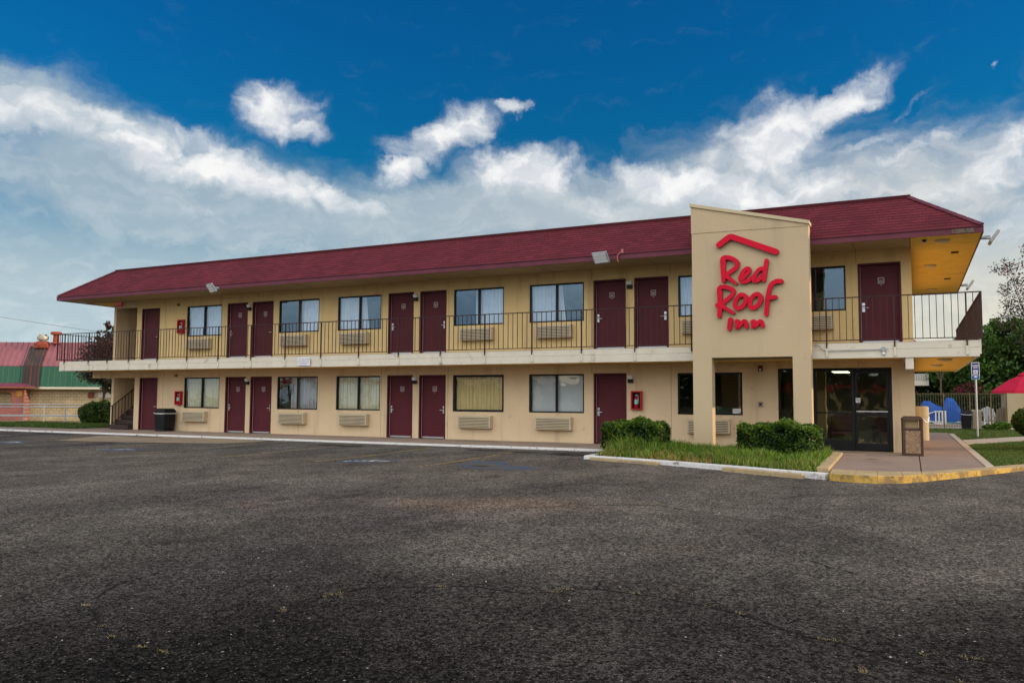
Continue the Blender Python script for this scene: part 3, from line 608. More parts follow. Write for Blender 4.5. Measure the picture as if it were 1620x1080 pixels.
# doors
PLATE=mat('door number plate',(.10,.05,.055),.4); PFR=mat('pale plate rim',(.55,.5,.5),.4)
def door(x,z0,hl,num=None,kick=False,plate=True,lock2=False):
    mb=MB(); mb.box(x+.045,x+DW-.045,.10,.145,z0+.012,z0+2.055); d=mb.build('door',MARD,MO,bevel=.004)
    mb=MB(); mb.box(x,x+.05,-.012,.16,z0,z0+2.1); mb.box(x+DW-.05,x+DW,-.012,.16,z0,z0+2.1); mb.box(x+.052,x+DW-.052,-.012,.16,z0+2.05,z0+2.1); mb.build('door_frame',MARF,d,bevel=.004)
    # pale weather strip seen along one jamb
    mb=MB(); sx=x+.056 if not hl=='R0' else x+.056; mb.box(sx,sx+.006,.085,.099,z0+.03,z0+2.02); mb.build('weather_strip',PFR,d)
    hx=x+.12 if hl=='L' else x+DW-.12; s=1 if hl=='L' else -1; hz=z0+.95
    mb=MB(); mb.box(hx-.035,hx+.035,.082,.102,hz-.12,hz+.02); mb.box(hx-.035,hx+.035,.082,.102,hz+.045,hz+.12); mb.cyl((hx,.08,hz-.01),(hx,.045,hz-.01),.014); mb.cyl((hx,.05,hz-.01),(hx+s*.13,.05,hz-.015),.012,8); mb.build('handle',STEEL,d,bevel=.003)
    if kick: mb=MB(); mb.box(x+.09,x+DW-.09,.085,.099,z0+.015,z0+.06); mb.build('threshold',STEEL,d)
    if plate:
        cx=x+DW*.5+.04; cz=z0+1.64
        mb=MB(); mb.box(cx-.075,cx+.075,.088,.099,cz-.08,cz+.08,0); mb.box(cx-.062,cx+.062,.084,.089,cz-.067,cz+.067,1)
        if num is None: mb.box(cx-.04,cx+.04,.081,.083,cz-.03,cz-.005,0); mb.box(cx-.045,cx+.045,.081,.083,cz+.02,cz+.028,0)
        pl_=mb.build('number_plate',[PFR,PLATE],d)
        mb=MB(); mb.box(cx-.012,cx+.012,.09,.099,cz-.125,cz-.11); mb.build('peephole',PFR,d)
        if num:
            cu=D.curves.new('room_number','FONT'); cu.body=num; cu.size=.075; cu.align_x='CENTER'; cu.align_y='CENTER'; cu.extrude=.001; t=D.objects.new('room_number',cu); COL.objects.link(t)
            t.rotation_euler=(R(90),0,0); t.location=(cx,.082,cz-.022); me=D.meshes.new_from_object(t); D.objects.remove(t); o=D.objects.new('room_number',me); COL.objects.link(o); me.materials.append(PFR); o.location=(cx,.082,cz-.022); o.rotation_euler=(R(90),0,0); o.parent=d
            mb=MB(); mb.box(cx-.05,cx+.03,.0815,.083,cz+.03,cz+.037); mb.build('plate_mark',REDP,d)
    return d
hs=['R','L','R','L','R','L','R','L']
for i,x in enumerate(DX): door(x,F2,hs[i],'201' if i==7 else None,kick=True,plate=i!=0)
for i,x in enumerate(DX[:6]): door(x,0,hs[i],None,kick=i not in (0,5),plate=i not in (0,5))
# windows
def curtain(x0,x1,z0,z1,y,m,parent,amp=.022,wl=.11,flare=0):
    mb=MB(); n=int((x1-x0)/.012); ph=random.uniform(0,6); top=[];bot=[]
    for i in range(n+1):
        t=i/n; x=x0+(x1-x0)*t; a=amp*(math.sin(x*2*math.pi/wl+ph+.8*math.sin(x*9+ph))+.5*math.sin(x*2*math.pi/wl*1.7+1)); top.append((x,y+a*.6,z1)); bot.append((x+flare*t*(x1-x0),y+a*1.3,z0))
    mb.add(top+bot,[(i,i+1,n+2+i,n+1+i) for i in range(n)]); return mb.build('curtain',m,parent,smooth=True)
def window(x0,x1,z0,z1,gl,curt=(),mull=.5,fw=.045):
    mb=MB(); mb.box(x0+.002,x0+fw,.02,.10,z0+.002,z1-.002); mb.box(x1-fw,x1-.002,.02,.10,z0+.002,z1-.002); mb.box(x0+fw+.001,x1-fw-.001,.021,.099,z1-fw,z1-.002); mb.box(x0+fw+.001,x1-fw-.001,.021,.099,z0+.002,z0+fw)
    if mull: xm=x0+(x1-x0)*mull; mb.box(xm-.03,xm+.03,.022,.098,z0+fw+.001,z1-fw-.001)
    f=mb.build('window',BLK,MO,bevel=.003)
    mb=MB(); xs=[x0+fw,x1-fw] if not mull else [x0+fw,xm-.03,xm+.03,x1-fw]
    for i in range(0,len(xs),2): y=.06+.02*(i>0); mb.quad((xs[i],y,z0+fw),(xs[i+1],y,z0+fw),(xs[i+1],y,z1-fw),(xs[i],y,z1-fw))
    mb.build('pane',gl,f)
    for a,b,m,fl in curt: curtain(x0+(x1-x0)*a,x0+(x1-x0)*b,z0+.02,z1-.02,.17,m,f,flare=fl)
    return f
z=(3.7,4.9)
window(*WU[0],*z,GLU,[(.02,.98,CURW,0)]); window(*WU[1],*z,GLU,[(.42,.98,CURW,0)]); window(*WU[2],*z,GLU,[(.02,.48,CURW,0),(.48,.60,CURW,.6)])
window(*WU[3],*z,GLU,[(.40,.98,CURW,0)]); window(*WU[4],*z,GLU,[(.02,.5,CURW,0),(.5,.57,CURW,.9)]); window(*WU[5],*z,GLU,[(.02,.98,CURW,0)]); window(*WU[6],*z,GLU,[(.40,.53,CURW,0),(.53,.56,CURR,0)],mull=.58)
z=(.9,2.09)
window(*WL[0],*z,GLL,[(.02,.98,CURC,0)]); window(*WL[1],*z,GLL,[(.28,.98,CURG,0)]); window(*WL[2],*z,GLL,[(.02,.98,CURC,0)]); window(*WL[3],*z,GLL,[(.03,.98,CURY,0)],mull=None,fw=.07)
f=window(*WL[4],*z,GLL); mb=MB()
for i in range(46): zz=.93+i*.0248; mb.quad((WL[4][0]+.05,.15,zz),(WL[4][1]-.05,.15,zz),(WL[4][1]-.05,.165,zz+.0225),(WL[4][0]+.05,.165,zz+.0225))
mb.build('blind',BLIND,f)
f=window(*WL[5],*z,GLD,mull=None)
# paper sticker inside the office window
mb=MB(); mb.box(-6.62,-6.40,.045,.050,.95,1.08,0); 
for k in range(4): mb.box(-6.60,-6.44,.0435,.0445,1.05-k*.02,1.055-k*.02,1)
mb.box(-6.435,-6.41,.0435,.0445,.955,.99,2); mb.build('paper_notice',[PAPER,INK,REDP],f)
# office counter furniture seen in the dark window
mb=MB(); mb.box(-7.4,-6.5,1.6,2.0,.0,1.1); mb.build('office_counter',mat('teal counter front',(.01,.10,.10),.5),MO,bevel=.01)
# sidelight + storefront
mb=MB(); x0,x1,z0,z1=-5.39,-4.9,.10,2.18
mb.box(x0,x0+.05,.02,.12,z0,z1); mb.box(x1-.05,x1,.02,.12,z0,z1); mb.box(x0+.051,x1-.051,.021,.119,z1-.05,z1); mb.box(x0+.051,x1-.051,.021,.119,z0,z0+.06)
f=mb.build('sidelight_window',BLK,MO,bevel=.003); mb=MB(); mb.quad((x0+.05,.07,z0+.06),(x1-.05,.07,z0+.06),(x1-.05,.07,z1-.05),(x0+.05,.07,z1-.05)); mb.build('pane',GLD,f)
x0,x1,z1=-4.5,-2.575,2.18; xm=-3.50
mb=MB(); mb.box(x0,x0+.09,.0,.14,.02,z1); mb.box(xm-.045,xm+.03,.0,.14,.02,z1); mb.box(x1-.075,x1,.0,.14,.02,z1); mb.box(x0+.091,xm-.046,.002,.138,z1-.08,z1); mb.box(xm+.031,x1-.076,.002,.138,z1-.06,z1); mb.box(x0+.091,xm-.046,.002,.138,.02,.30)
mb.box(x0+.091,xm-.046,.04,.10,.98,1.02)
f=mb.build('storefront_frame',BLK,MO,bevel=.003)
mb=MB(); mb.quad((x0+.09,.07,.30),(xm-.045,.07,.30),(xm-.045,.07,z1-.08),(x0+.09,.07,z1-.08)); mb.build('pane',GLD,f)
dx0,dx1=xm+.035,x1-.08
mb=MB(); mb.box(dx0,dx0+.06,.03,.075,.03,2.11); mb.box(dx1-.06,dx1,.03,.075,.03,2.11); mb.box(dx0+.061,dx1-.061,.031,.074,2.03,2.11); mb.box(dx0+.061,dx1-.061,.031,.074,.03,.22); mb.box(dx0+.061,dx1-.061,.031,.074,.93,.99)
gd=mb.build('entrance_door',BLK,MO,bevel=.003)
mb=MB(); mb.quad((dx0+.06,.055,.22),(dx1-.06,.055,.22),(dx1-.06,.055,2.03),(dx0+.06,.055,2.03)); mb.build('pane',GLD,gd)
mb=MB(); mb.cyl((dx0+.03,-.02,1.04),(dx1-.03,-.02,1.04),.013); mb.cyl((dx0+.05,-.02,1.04),(dx0+.05,.03,1.04),.012); mb.cyl((dx1-.05,-.02,1.04),(dx1-.05,.03,1.04),.012); mb.build('push_bar',STEEL,gd)
mb=MB(); mb.box(dx0+.02,dx0+.13,.022,.027,1.27,1.39,0); 
for k in range(16):
    a=k*math.pi/8; b=a+math.pi/8; c=(dx0+.075,1.33); mb.quad(*[(c[0]+r_*math.cos(t),.0205,c[1]+r_*math.sin(t)) for r_,t in ((.042,a),(.042,b),(.034,b),(.034,a))],1)
mb.box(dx0+.055,dx0+.095,.0205,.0212,1.325,1.335,1); mb.quad(*[(c[0]+u,.0202,c[1]+v) for u,v in ((-.03,.024),(-.024,.03),(.03,-.024),(.024,-.03))],1)
mb.build('no_smoking_sticker',[PAPER,INK],gd)
# sign tower
TY0,TY1=-1.9,-1.545; TX0,TX1=-7.25,-4.33
mb=MB(); mb.prism([(TX0,2.41),(TX1,2.41),(TX1,5.66),(TX1,5.74),(TX0,6.46)],TY0,TY1); mb.box(TX0,-6.76,TY0,TY1,-.2,2.41); mb.box(-4.76,TX1,TY0,TY1,-.2,2.41)
SEAM=MB()
tw=mb.build('sign_tower',STUCT,MO)
mb=MB(); mb.prism([(TX0-.015,5.70),(TX1+.002,5.655),(TX1+.002,5.70),(TX0-.015,6.42)],TY0-.012,TY0-.001); mb.build('tower_band',STUCT,tw,bevel=.006)
mb=MB(); 
a=(TX0-.04,6.46);b=(TX1+.03,5.735); mb.prism([(a[0],a[1]-.04),(b[0],b[1]-.04),(b[0],b[1]+.05),(a[0],a[1]+.05)],TY0-.05,TY1+.04); mb.build('coping',mat('coping tan',(.56,.47,.30),.8,var=(2,.05)),tw,bevel=.006)
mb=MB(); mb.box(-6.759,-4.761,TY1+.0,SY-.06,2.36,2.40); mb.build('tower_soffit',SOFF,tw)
# wall panel seams
SEAMM=mat('seam sealant',(.34,.25,.13),.9)
for x in (-29.0,-24.07,-22.05,-18.45,-15.8,-10.78,-8.35,-3.36):
    for zz,dd,top in ((F2,DX,EAVE),(0.,DX[:6],2.36)):
        z0=zz+2.12 if any(abs(x-(q+DW/2))<.6 for q in dd) or (zz==0 and -4.5<x<-2.6) else zz
        mb=MB(); mb.box(x-.006,x+.006,-.003,.0005,z0,top); mb.build('wall_seam',SEAMM,MO)
mb=MB(); mb.cyl((-9.68,-.02,F2+.7),(-9.68,-.02,EAVE-.02),.012); mb.box(-9.71,-9.65,-.04,-.001,2.15,2.36); mb.build('conduit',STUCU,MO)
# roof
EY=-1.53; EXL,EXR=-33.56,-.52; EYB=YB+1.53; RT=6.56; IN=1.55; FZ0,FZ1=5.235,5.385
def ring(t,z,off=0.): return [(EXL+t-off,EY+t-off,z),(EXR-t+off,EY+t-off,z),(EXR-t+off,EYB-t+off,z),(EXL+t-off,EYB-t+off,z)]
def shingle():
    m=mat('maroon shingles',(.130,.020,.028),.85,var=((.7,.12),(30,.15)),bump=(60,.35)); n=m.node_tree.nodes; l=m.node_tree.links; b=n['Principled BSDF']
    src=b.inputs['Base Color'].links[0].from_socket; at=n.new('ShaderNodeUVMap'); at.uv_map='UVMap'
    br=n.new('ShaderNodeTexBrick'); br.offset=.5; br.inputs['Scale'].default_value=1.; br.inputs['Brick Width'].default_value=.30; br.inputs['Row Height'].default_value=.15; br.inputs['Mortar Size'].default_value=.006
    br.inputs['Color1'].default_value=(.84,.84,.84,1); br.inputs['Color2'].default_value=(1.18,1.15,1.15,1); br.inputs['Mortar'].default_value=(.5,.5,.5,1); br.inputs['Mortar Smooth'].default_value=.3
    l.new(at.outputs[0],br.inputs['Vector']); x=n.new('ShaderNodeMix'); x.data_type='RGBA'; x.blend_type='MULTIPLY'; x.inputs[0].default_value=1.; l.new(src,x.inputs[6]); l.new(br.outputs[0],x.inputs[7]); l.new(x.outputs[2],b.inputs['Base Color']); return m
SH=shingle()
mb=MB(); uv=[]; NC=13; Ls=math.hypot(IN,RT-FZ1)
nrmz=IN/Ls; nrmy=(RT-FZ1)/Ls
for k in range(NC):
    t0,t1=k/NC,(k+1)/NC; lift=.010
    A=ring(IN*t0,FZ1+(RT-FZ1)*t0+lift*nrmz,lift*nrmy); B=ring(IN*t1,FZ1+(RT-FZ1)*t1+.002*nrmz,.002*nrmy); A0=ring(IN*t0,FZ1+(RT-FZ1)*t0)
    for s_ in range(4):
        j=(s_+1)%4; mb.quad(A[s_],A[j],B[j],B[s_])
        ax=0 if s_%2==0 else 1
        uv+=[(A[s_][ax]+k*.07,t0*Ls),(A[j][ax]+k*.07,t0*Ls),(B[j][ax]+k*.07,t1*Ls-.001),(B[s_][ax]+k*.07,t1*Ls-.001)]
        mb.quad(A0[s_],A0[j],A[j],A[s_]); uv+=[(0.15,.15*.5)]*4
T=ring(IN,RT); mb.quad(*T); uv+=[(.15,.075)]*4
ro=mb.build('roof',SH,MO); ul=ro.data.uv_layers.new(name='UVMap')
for i,q in enumerate(uv): ul.data[i].uv=q
mb=MB(); t=ring(IN-.05,RT-.03); t2=ring(IN+.10,RT)
mb.box(t[0][0],t[1][0],t[0][1],t2[0][1],RT-.03,RT+.075); mb.box(t[0][0],t2[0][0],t2[0][1]+.001,t[2][1],RT-.03,RT+.073); mb.box(t2[1][0],t[1][0],t2[0][1]+.001,t[2][1],RT-.03,RT+.073); mb.build('roof_curb',SH,ro,bevel=.01)
for (ax,sx) in ((EXL,1),(EXR,-1)):
    mb=MB(); pa=Vector((ax-sx*.01,EY-.01,FZ1+.02)); pb=Vector((ax+sx*IN,EY+IN,RT+.03)); n=9
    for i in range(n):
        a=pa.lerp(pb,i/n); b=pa.lerp(pb,(i+1.12)/n); up_=Vector((0,0,.018)); wv=.10
        mb.add([a+Vector((sx*wv,0,-.0))+up_,a+Vector((0,0,.03))+up_,a+Vector((0,wv,0))+up_,b+Vector((sx*wv,0,0))+up_*.6,b+Vector((0,0,.03))+up_*.6,b+Vector((0,wv,0))+up_*.6],[(0,3,4,1),(1,4,5,2),(0,1,2)])
    mb.build('hip_cap',FASC,ro)
mb=MB(); mb.box(EXL,EXR,EY,EY+.03,FZ0,FZ1); mb.box(EXL,EXL+.03,EY+.031,EYB,FZ0,FZ1); mb.box(EXR-.03,EXR,EY+.031,EYB,FZ0,FZ1); mb.box(EXL+.031,EXR-.031,EYB-.03,EYB,FZ0,FZ1); mb.build('fascia',FASC,MO,bevel=.004)
mb=MB(); mb.box(EXL+.002,EXR-.002,EY-.02,EY+.01,FZ1-.012,FZ1+.012); mb.build('drip_edge',MARF,MO)
mb=MB(); mb.box(-1.18,-.72,EY-.008,EY-.001,FZ0+.02,FZ1-.03); mb.build('rotted_fascia_board',mat('weathered bare wood',(.16,.12,.09),.9,var=(15,.5),bump=(30,.8),streak=(6,.5,(.02,.015,.012),.8)),MO)
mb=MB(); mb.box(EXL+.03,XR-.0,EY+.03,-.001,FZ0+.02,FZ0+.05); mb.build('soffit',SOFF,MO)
mb=MB(); mb.box(XR+.002,EXR-.031,EY+.031,EYB-.031,FZ0+.021,FZ0+.051); mb.build('side_soffit',SOFGLOW,MO)
mb=MB(); mb.box(EXL+.031,-32.03,0,EYB-.031,FZ0+.021,FZ0+.051); mb.build('side_soffit',SOFGLOW,MO)
mb=MB()
for x in (-21.3,-16.2,-12.0,-8.7,-3.36,-2.06): mb.box(x-.005,x+.005,EY+.04,-.002,FZ0+.016,FZ0+.0195)
mb.build('soffit_seam',mat('seam dark',(.1,.07,.03),.9),MO)
VD=mat('dark vent hole',(.05,.02,.01),.9)
mb=MB()
for x,y in ((-1.0,1.2),(-1.0,6.4)): mb.box(x-.09,x+.09,y-.14,y+.14,FZ0+.012,FZ0+.0205)
mb.build('soffit_vent',VD,MO)
DOME=mat('cream fixture',(.62,.55,.40),.4)
for i,(x,y) in enumerate(((-1.35,-.75),(-1.55,3.3),(-32.9,-.8),(-1.4,9.))):
    mb=MB(); mb.lathe([(.17,0),(.16,-.035),(.10,-.06),(0.001,-.065)][::-1],(x,y,FZ0+.02),18); tag(mb.build('ceiling_light',DOME,smooth=True),['round cream ceiling light under the right front roof corner','cream ceiling light halfway along the golden right soffit','cream ceiling light under the left roof corner','cream ceiling light at far end of golden right soffit'][i],'ceiling light','round lights under the eaves')
for i,(x,y) in enumerate(((-1.35,.2),(-1.45,3.9))):
    mb=MB(); mb.lathe([(0.001,-.065),(.10,-.06),(.17,-.035),(.17,0)],(x,y,2.388),18); tag(mb.build('ceiling_light',DOME,smooth=True),['round cream light under the balcony corner beside the entrance','round cream light deeper under the right side balcony'][i],'ceiling light','round lights under the balcony')
mb=MB(); mb.lathe([(0.001,-.075),(.05,-.06),(.06,-.0)],(-1.75,-1.0,FZ0+.02),14); mb.box(-1.79,-1.71,-1.08,-1.04,5.19,5.235,1); tag(mb.build('security_camera',[DOME,BLK],smooth=False),'small dome camera under the right front soffit','camera')
# ------------------------------------------------------------------ channel letters
LET=[('roof_mark', [(-6.52, 5.33), (-6.26, 5.51), (-6.22, 5.52), (-6.17, 5.51), (-5.1, 5.045)], 0.149, 0.149) ,
('letter_r', [(-6.42, 4.92), (-6.42, 4.65), (-6.41, 4.38)], 0.149, 0.102) ,
('letter_r', [(-6.43, 4.91), (-6.42, 4.97), (-6.34, 4.99), (-6.24, 4.97), (-6.14, 4.92), (-6.06, 4.84), (-6.06, 4.76), (-6.11, 4.69), (-6.22, 4.62), (-6.35, 4.54)], 0.116, 0.112) ,
('letter_r', [(-6.35, 4.51), (-6.22, 4.41), (-6.09, 4.29)], 0.119, 0.066) ,
('letter_e', [(-5.94, 4.41), (-5.85, 4.5), (-5.77, 4.58), (-5.76, 4.64), (-5.79, 4.67), (-5.85, 4.66), (-5.92, 4.59), (-5.98, 4.48), (-5.99, 4.41), (-5.96, 4.35), (-5.9, 4.33), (-5.81, 4.35), (-5.72, 4.41), (-5.65, 4.46)], 0.100, 0.100) ,
('letter_d', [(-5.4, 4.64), (-5.5, 4.63), (-5.58, 4.55), (-5.63, 4.46), (-5.65, 4.37), (-5.62, 4.33), (-5.56, 4.35), (-5.48, 4.41), (-5.41, 4.49)], 0.105, 0.100) ,
('letter_d', [(-5.33, 4.83), (-5.36, 4.64), (-5.4, 4.34)], 0.114, 0.099) ,
('letter_r_large', [(-6.51, 4.09), (-6.51, 3.77), (-6.53, 3.48)], 0.14, 0.111) ,
('letter_r_large', [(-6.53, 4.1), (-6.53, 4.17), (-6.5, 4.22), (-6.41, 4.23), (-6.29, 4.2), (-6.19, 4.15), (-6.16, 4.09), (-6.2, 4.01), (-6.3, 3.92), (-6.46, 3.79)], 0.111, 0.108) ,
('letter_r_large', [(-6.58, 3.76), (-6.48, 3.74), (-6.33, 3.65), (-6.17, 3.54)], 0.115, 0.080) ,
('letter_o', [(-5.99, 4.0), (-5.93, 4.0), (-5.86, 3.95), (-5.86, 3.85), (-5.92, 3.73), (-6.0, 3.67), (-6.07, 3.66), (-6.12, 3.7), (-6.13, 3.78), (-6.1, 3.89), (-6.03, 3.97), (-5.98, 4.0)], 0.111, 0.111) ,
('letter_o_second', [(-5.62, 3.99), (-5.56, 4.0), (-5.5, 3.94), (-5.49, 3.85), (-5.55, 3.73), (-5.63, 3.67), (-5.7, 3.65), (-5.75, 3.7), (-5.76, 3.78), (-5.73, 3.89), (-5.66, 3.97), (-5.61, 3.99)], 0.111, 0.111) ,
('letter_f', [(-4.99, 4.29), (-5.08, 4.3), (-5.18, 4.26), (-5.25, 4.18), (-5.29, 4.04), (-5.32, 3.88), (-5.34, 3.69), (-5.36, 3.48)], 0.119, 0.111) ,
('letter_f', [(-5.33, 3.87), (-5.24, 3.89), (-5.13, 3.9)], 0.105, 0.102) ,
('letter_i', [(-6.25, 3.37), (-6.27, 3.25), (-6.28, 3.14)], 0.125, 0.105) ,
('letter_n', [(-6.11, 3.32), (-6.06, 3.34), (-6.08, 3.26), (-6.09, 3.15), (-6.0, 3.24), (-5.94, 3.31), (-5.89, 3.33), (-5.86, 3.26), (-5.85, 3.17)], 0.092, 0.092) ,
('letter_n_second', [(-5.71, 3.3), (-5.66, 3.32), (-5.68, 3.24), (-5.69, 3.16), (-5.59, 3.23), (-5.54, 3.3), (-5.5, 3.31), (-5.47, 3.27), (-5.45, 3.18)], 0.092, 0.092)]
SG=thing('channel_letter_sign','red script letters reading Red Roof Inn under a bent roof mark on tower','sign',(-5.8,TY0,4.2))
RED1=mat('red sign face',(.62,.006,.030),.4,var=(2,.1),spec=.12); REDS=mat('dark red return',(.10,.004,.012),.4)
def smooth_path(p,k=4):
    if len(p)<3: return p
    out=[]
    for i in range(len(p)-1):
        p0,p1,p2,p3=p[max(i-1,0)],p[i],p[i+1],p[min(i+2,len(p)-1)]
        for j in range(k):
            t=j/k; out.append(tuple(.5*((2*p1[a])+(-p0[a]+p2[a])*t+(2*p0[a]-5*p1[a]+4*p2[a]-p3[a])*t*t+(-p0[a]+3*p1[a]-3*p2[a]+p3[a])*t**3) for a in (0,1)))
    out.append(p[-1]); return out
def stroke(mb,path,w0,w1,yf,yb):
    p=[Vector(q) for q in (path if len(path)==5 and path[0]==(-6.52,5.33) else smooth_path(path))]; n=len(p); Lf=[];Rt=[]
    for i in range(n):
        d=(p[min(i+1,n-1)]-p[max(i-1,0)]).normalized(); nn=Vector((-d.y,d.x)); w=(w0+(w1-w0)*i/(n-1))*.5; Lf.append(p[i]+nn*w); Rt.append(p[i]-nn*w)
    def cap(c,d,w): 
        b=math.atan2(d.y,d.x); return [c+Vector((math.cos(b+R(90)-R(k)),math.sin(b+R(90)-R(k))))*w for k in range(22,180,22)]
    d1=(p[-1]-p[-2]).normalized(); d0=(p[0]-p[1]).normalized()
    N_=len(Lf)
    # ribbon of quads plus cap fans, extruded
    def emit(poly,dy):
        a=sum(poly[i].x*poly[(i+1)%len(poly)].y-poly[(i+1)%len(poly)].x*poly[i].y for i in range(len(poly)))
        if a<0: poly=poly[::-1]
        mb.prism([(q.x+5.8,q.y-4.2) for q in poly],yf+dy,yb,0,1)
    for i in range(N_-1):
        base=len(mb.v); q=[Rt[i],Rt[i+1],Lf[i+1],Lf[i]]
        yi=yf+.00035*i; vs=[(a.x+5.8,yi,a.y-4.2) for a in q]+[(a.x+5.8,yb,a.y-4.2) for a in q]; mb.add(vs,[(0,1,2,3)],0); mb.add(vs,[(0,4,5,1),(2,6,7,3)],1)
    c1=[Lf[-1]]+cap(p[-1],d1,w1*.5)+[Rt[-1]]; c0=[Rt[0]]+cap(p[0],d0,w0*.5)+[Lf[0]]
    emit(c1,.00035*N_+.0006); emit(c0,-.0008)
byn={}
for i,(nme,pth,a,b) in enumerate(LET): byn.setdefault(nme,[]).append((pth,a,b))
for nme,ss in byn.items():
    mb=MB()
    for k,(pth,a,b) in enumerate(ss): stroke(mb,pth,a,b,-.115-.0025*k,-.02)
    o=mb.build(nme.replace('_second','').replace('_large',''),[RED1,REDS],SG)
# ------------------------------------------------------------------ fixtures on the walls
def acunit(label,x0,z0,w=1.2):
    t=thing('air_conditioner',label,'air conditioner',(x0,0,z0),group='air conditioners under the room windows')
    mb=MB(); mb.box(0,w,-.17,-.001,0,.40); mb.box(.02,w-.02,-.18,-.171,.02,.38,1)
    mb.build('casing',[AC,ACD],t,bevel=.006)
    mb=MB(); n=9
    mb.box(.005,.05,-.196,-.181,.012,.39); mb.box(w-.05,w-.005,-.196,-.181,.012,.39); mb.box(.051,w-.051,-.196,-.181,.36,.39); mb.box(.051,w-.051,-.196,-.181,.012,.035)
    for i in range(7):
        z=.036+i*.0465; mb.box(.051,w-.051,-.197,-.183,z+.019,z+.0465-.0005)
    mb.build('grille',AC,t); return t
dn=['farthest left window','second window from the left','third window from the left','fourth window from the left','fifth window from the left']
a0=acunit('beige air conditioner on upper floor below the leftmost window with drawn white curtains',-27.62,3.2)
upl=['beige air conditioner upstairs, second from left, right of second door pair','beige air conditioner upstairs, third from left, left of the middle door pair','beige air conditioner upstairs, fourth from left, right of the middle door pair','beige air conditioner upstairs, fifth from left, below half-curtained window','beige air conditioner upstairs peeking out just left of the sign tower','beige air conditioner upstairs just right of the sign tower']
for (x,zz),lb in zip(((-22.87,3.2),(-20.16,3.2),(-15.3,3.2),(-12.58,3.2),(-8.0,3.2),(-5.13,3.2)),upl): dup(a0,(x,0,zz),lb)
lol=['beige air conditioner at ground level below the leftmost lower window','beige air conditioner below the lower window with grey curtains','beige air conditioner below the lower window with cream curtains and left of middle doors','beige air conditioner below the undivided lower window with yellow curtain','beige air conditioner below the lower window with white blinds','beige air conditioner behind the left column of the sign tower']
for (x,zz),lb in zip(((-27.72,.38),(-22.86,.38),(-20.12,.38),(-15.33,.38),(-12.59,.38),(-7.86,.38)),lol): dup(a0,(x,0,zz),lb)
def lamp(label,x,z):
    t=thing('wall_lamp',label,'wall lamp',(x,0,z),group='wall lamps beside the room doors')
    mb=MB(); mb.box(-.075,.075,-.10,-.001,-.12,-.01); mb.build('lamp_housing',BLK,t,bevel=.008)
    mb=MB(); mb.add([(-.07,-.10,-.009),(.07,-.10,-.009),(.07,-.001,-.009),(-.07,-.001,-.009),(-.075,-.13,.09),(.075,-.13,.09),(.075,-.001,.11),(-.075,-.001,.11)],[(0,3,2,1),(4,5,6,7),(0,1,5,4),(1,2,6,5),(2,3,7,6),(3,0,4,7)]); mb.build('lens',LENS,t,bevel=.006); return t
l0=lamp('black and white wall lamp between the left door pair upstairs',-24.50,4.72)
for x,z,lb in ((-17.07,4.72,'black and white wall lamp between the middle door pair upstairs'),(-9.56,4.72,'black and white wall lamp between the right door pair upstairs'),(-24.50,1.93,'black and white wall lamp between the left door pair at ground level'),(-17.07,1.93,'black and white wall lamp between the middle door pair at ground level'),(-9.55,1.93,'black and white wall lamp right of the lone ground floor door, above extinguisher')): dup(l0,(x,0,z),lb)
GLC=glass('cabinet glass',.05,(.85,.85,.85))
def extc(label,x,z,h=.54,w=.32,open_=False):
    t=thing('fire_extinguisher_cabinet',label,'fire extinguisher cabinet',(x,0,z),group='fire extinguisher cabinets on the walls')
    mb=MB(); mb.box(0,.04,-.13,-.001,0,h); mb.box(w-.04,w,-.13,-.001,0,h); mb.box(.041,w-.041,-.13,-.001,h-.04,h); mb.box(.041,w-.041,-.13,-.001,0,.04); mb.box(.041,w-.041,-.02,-.001,.041,h-.041,1); mb.build('cabinet_frame',[REDP,BLK],t,bevel=.004)
    mb=MB(); mb.lathe([(.05,.05),(.055,.07),(.055,.30),(.04,.34),(.018,.36),(.018,.40)],(w*.48,-.075,0),16); e=mb.build('extinguisher',REDP,t,smooth=True)
    mb=MB(); mb.lathe([(.0565,.16),(.0565,.29)],(w*.48,-.075,0),16); mb.build('tag_label',mat('teal tag',(.25,.62,.58),.5),e); mb=MB(); mb.box(w*.48-.03,w*.48+.05,-.09,-.06,.40,.43); mb.cyl((w*.48+.05,-.075,.41),(w*.48+.075,-.085,.2),.01); mb.build('valve',GREYM,e)
    return t
e0=extc('red cabinet with teal-tagged extinguisher on ground floor right of lone door',-9.52,1.03)
dup(e0,(-28.2,0,1.02),'red extinguisher cabinet at ground level on the left near the black bin'); dup(e0,(-28.2,0,3.84),'red extinguisher cabinet upstairs beside the leftmost window')
for x,z,lb in ((-28.25,5.03,'small brass dome light on upper wall near the left end'),(-28.25,2.22,'small brass dome light on lower wall near the left end')):
    mb=MB(); mb.lathe([(.001,-.10),(.05,-.09),(.06,-.03),(.05,0)],(x,-.05,z),12); tag(mb.build('dome_light',mat('dull brass',(.25,.16,.07),.45,metal=.4),smooth=True),lb,'wall light','small dome lights on the wall')
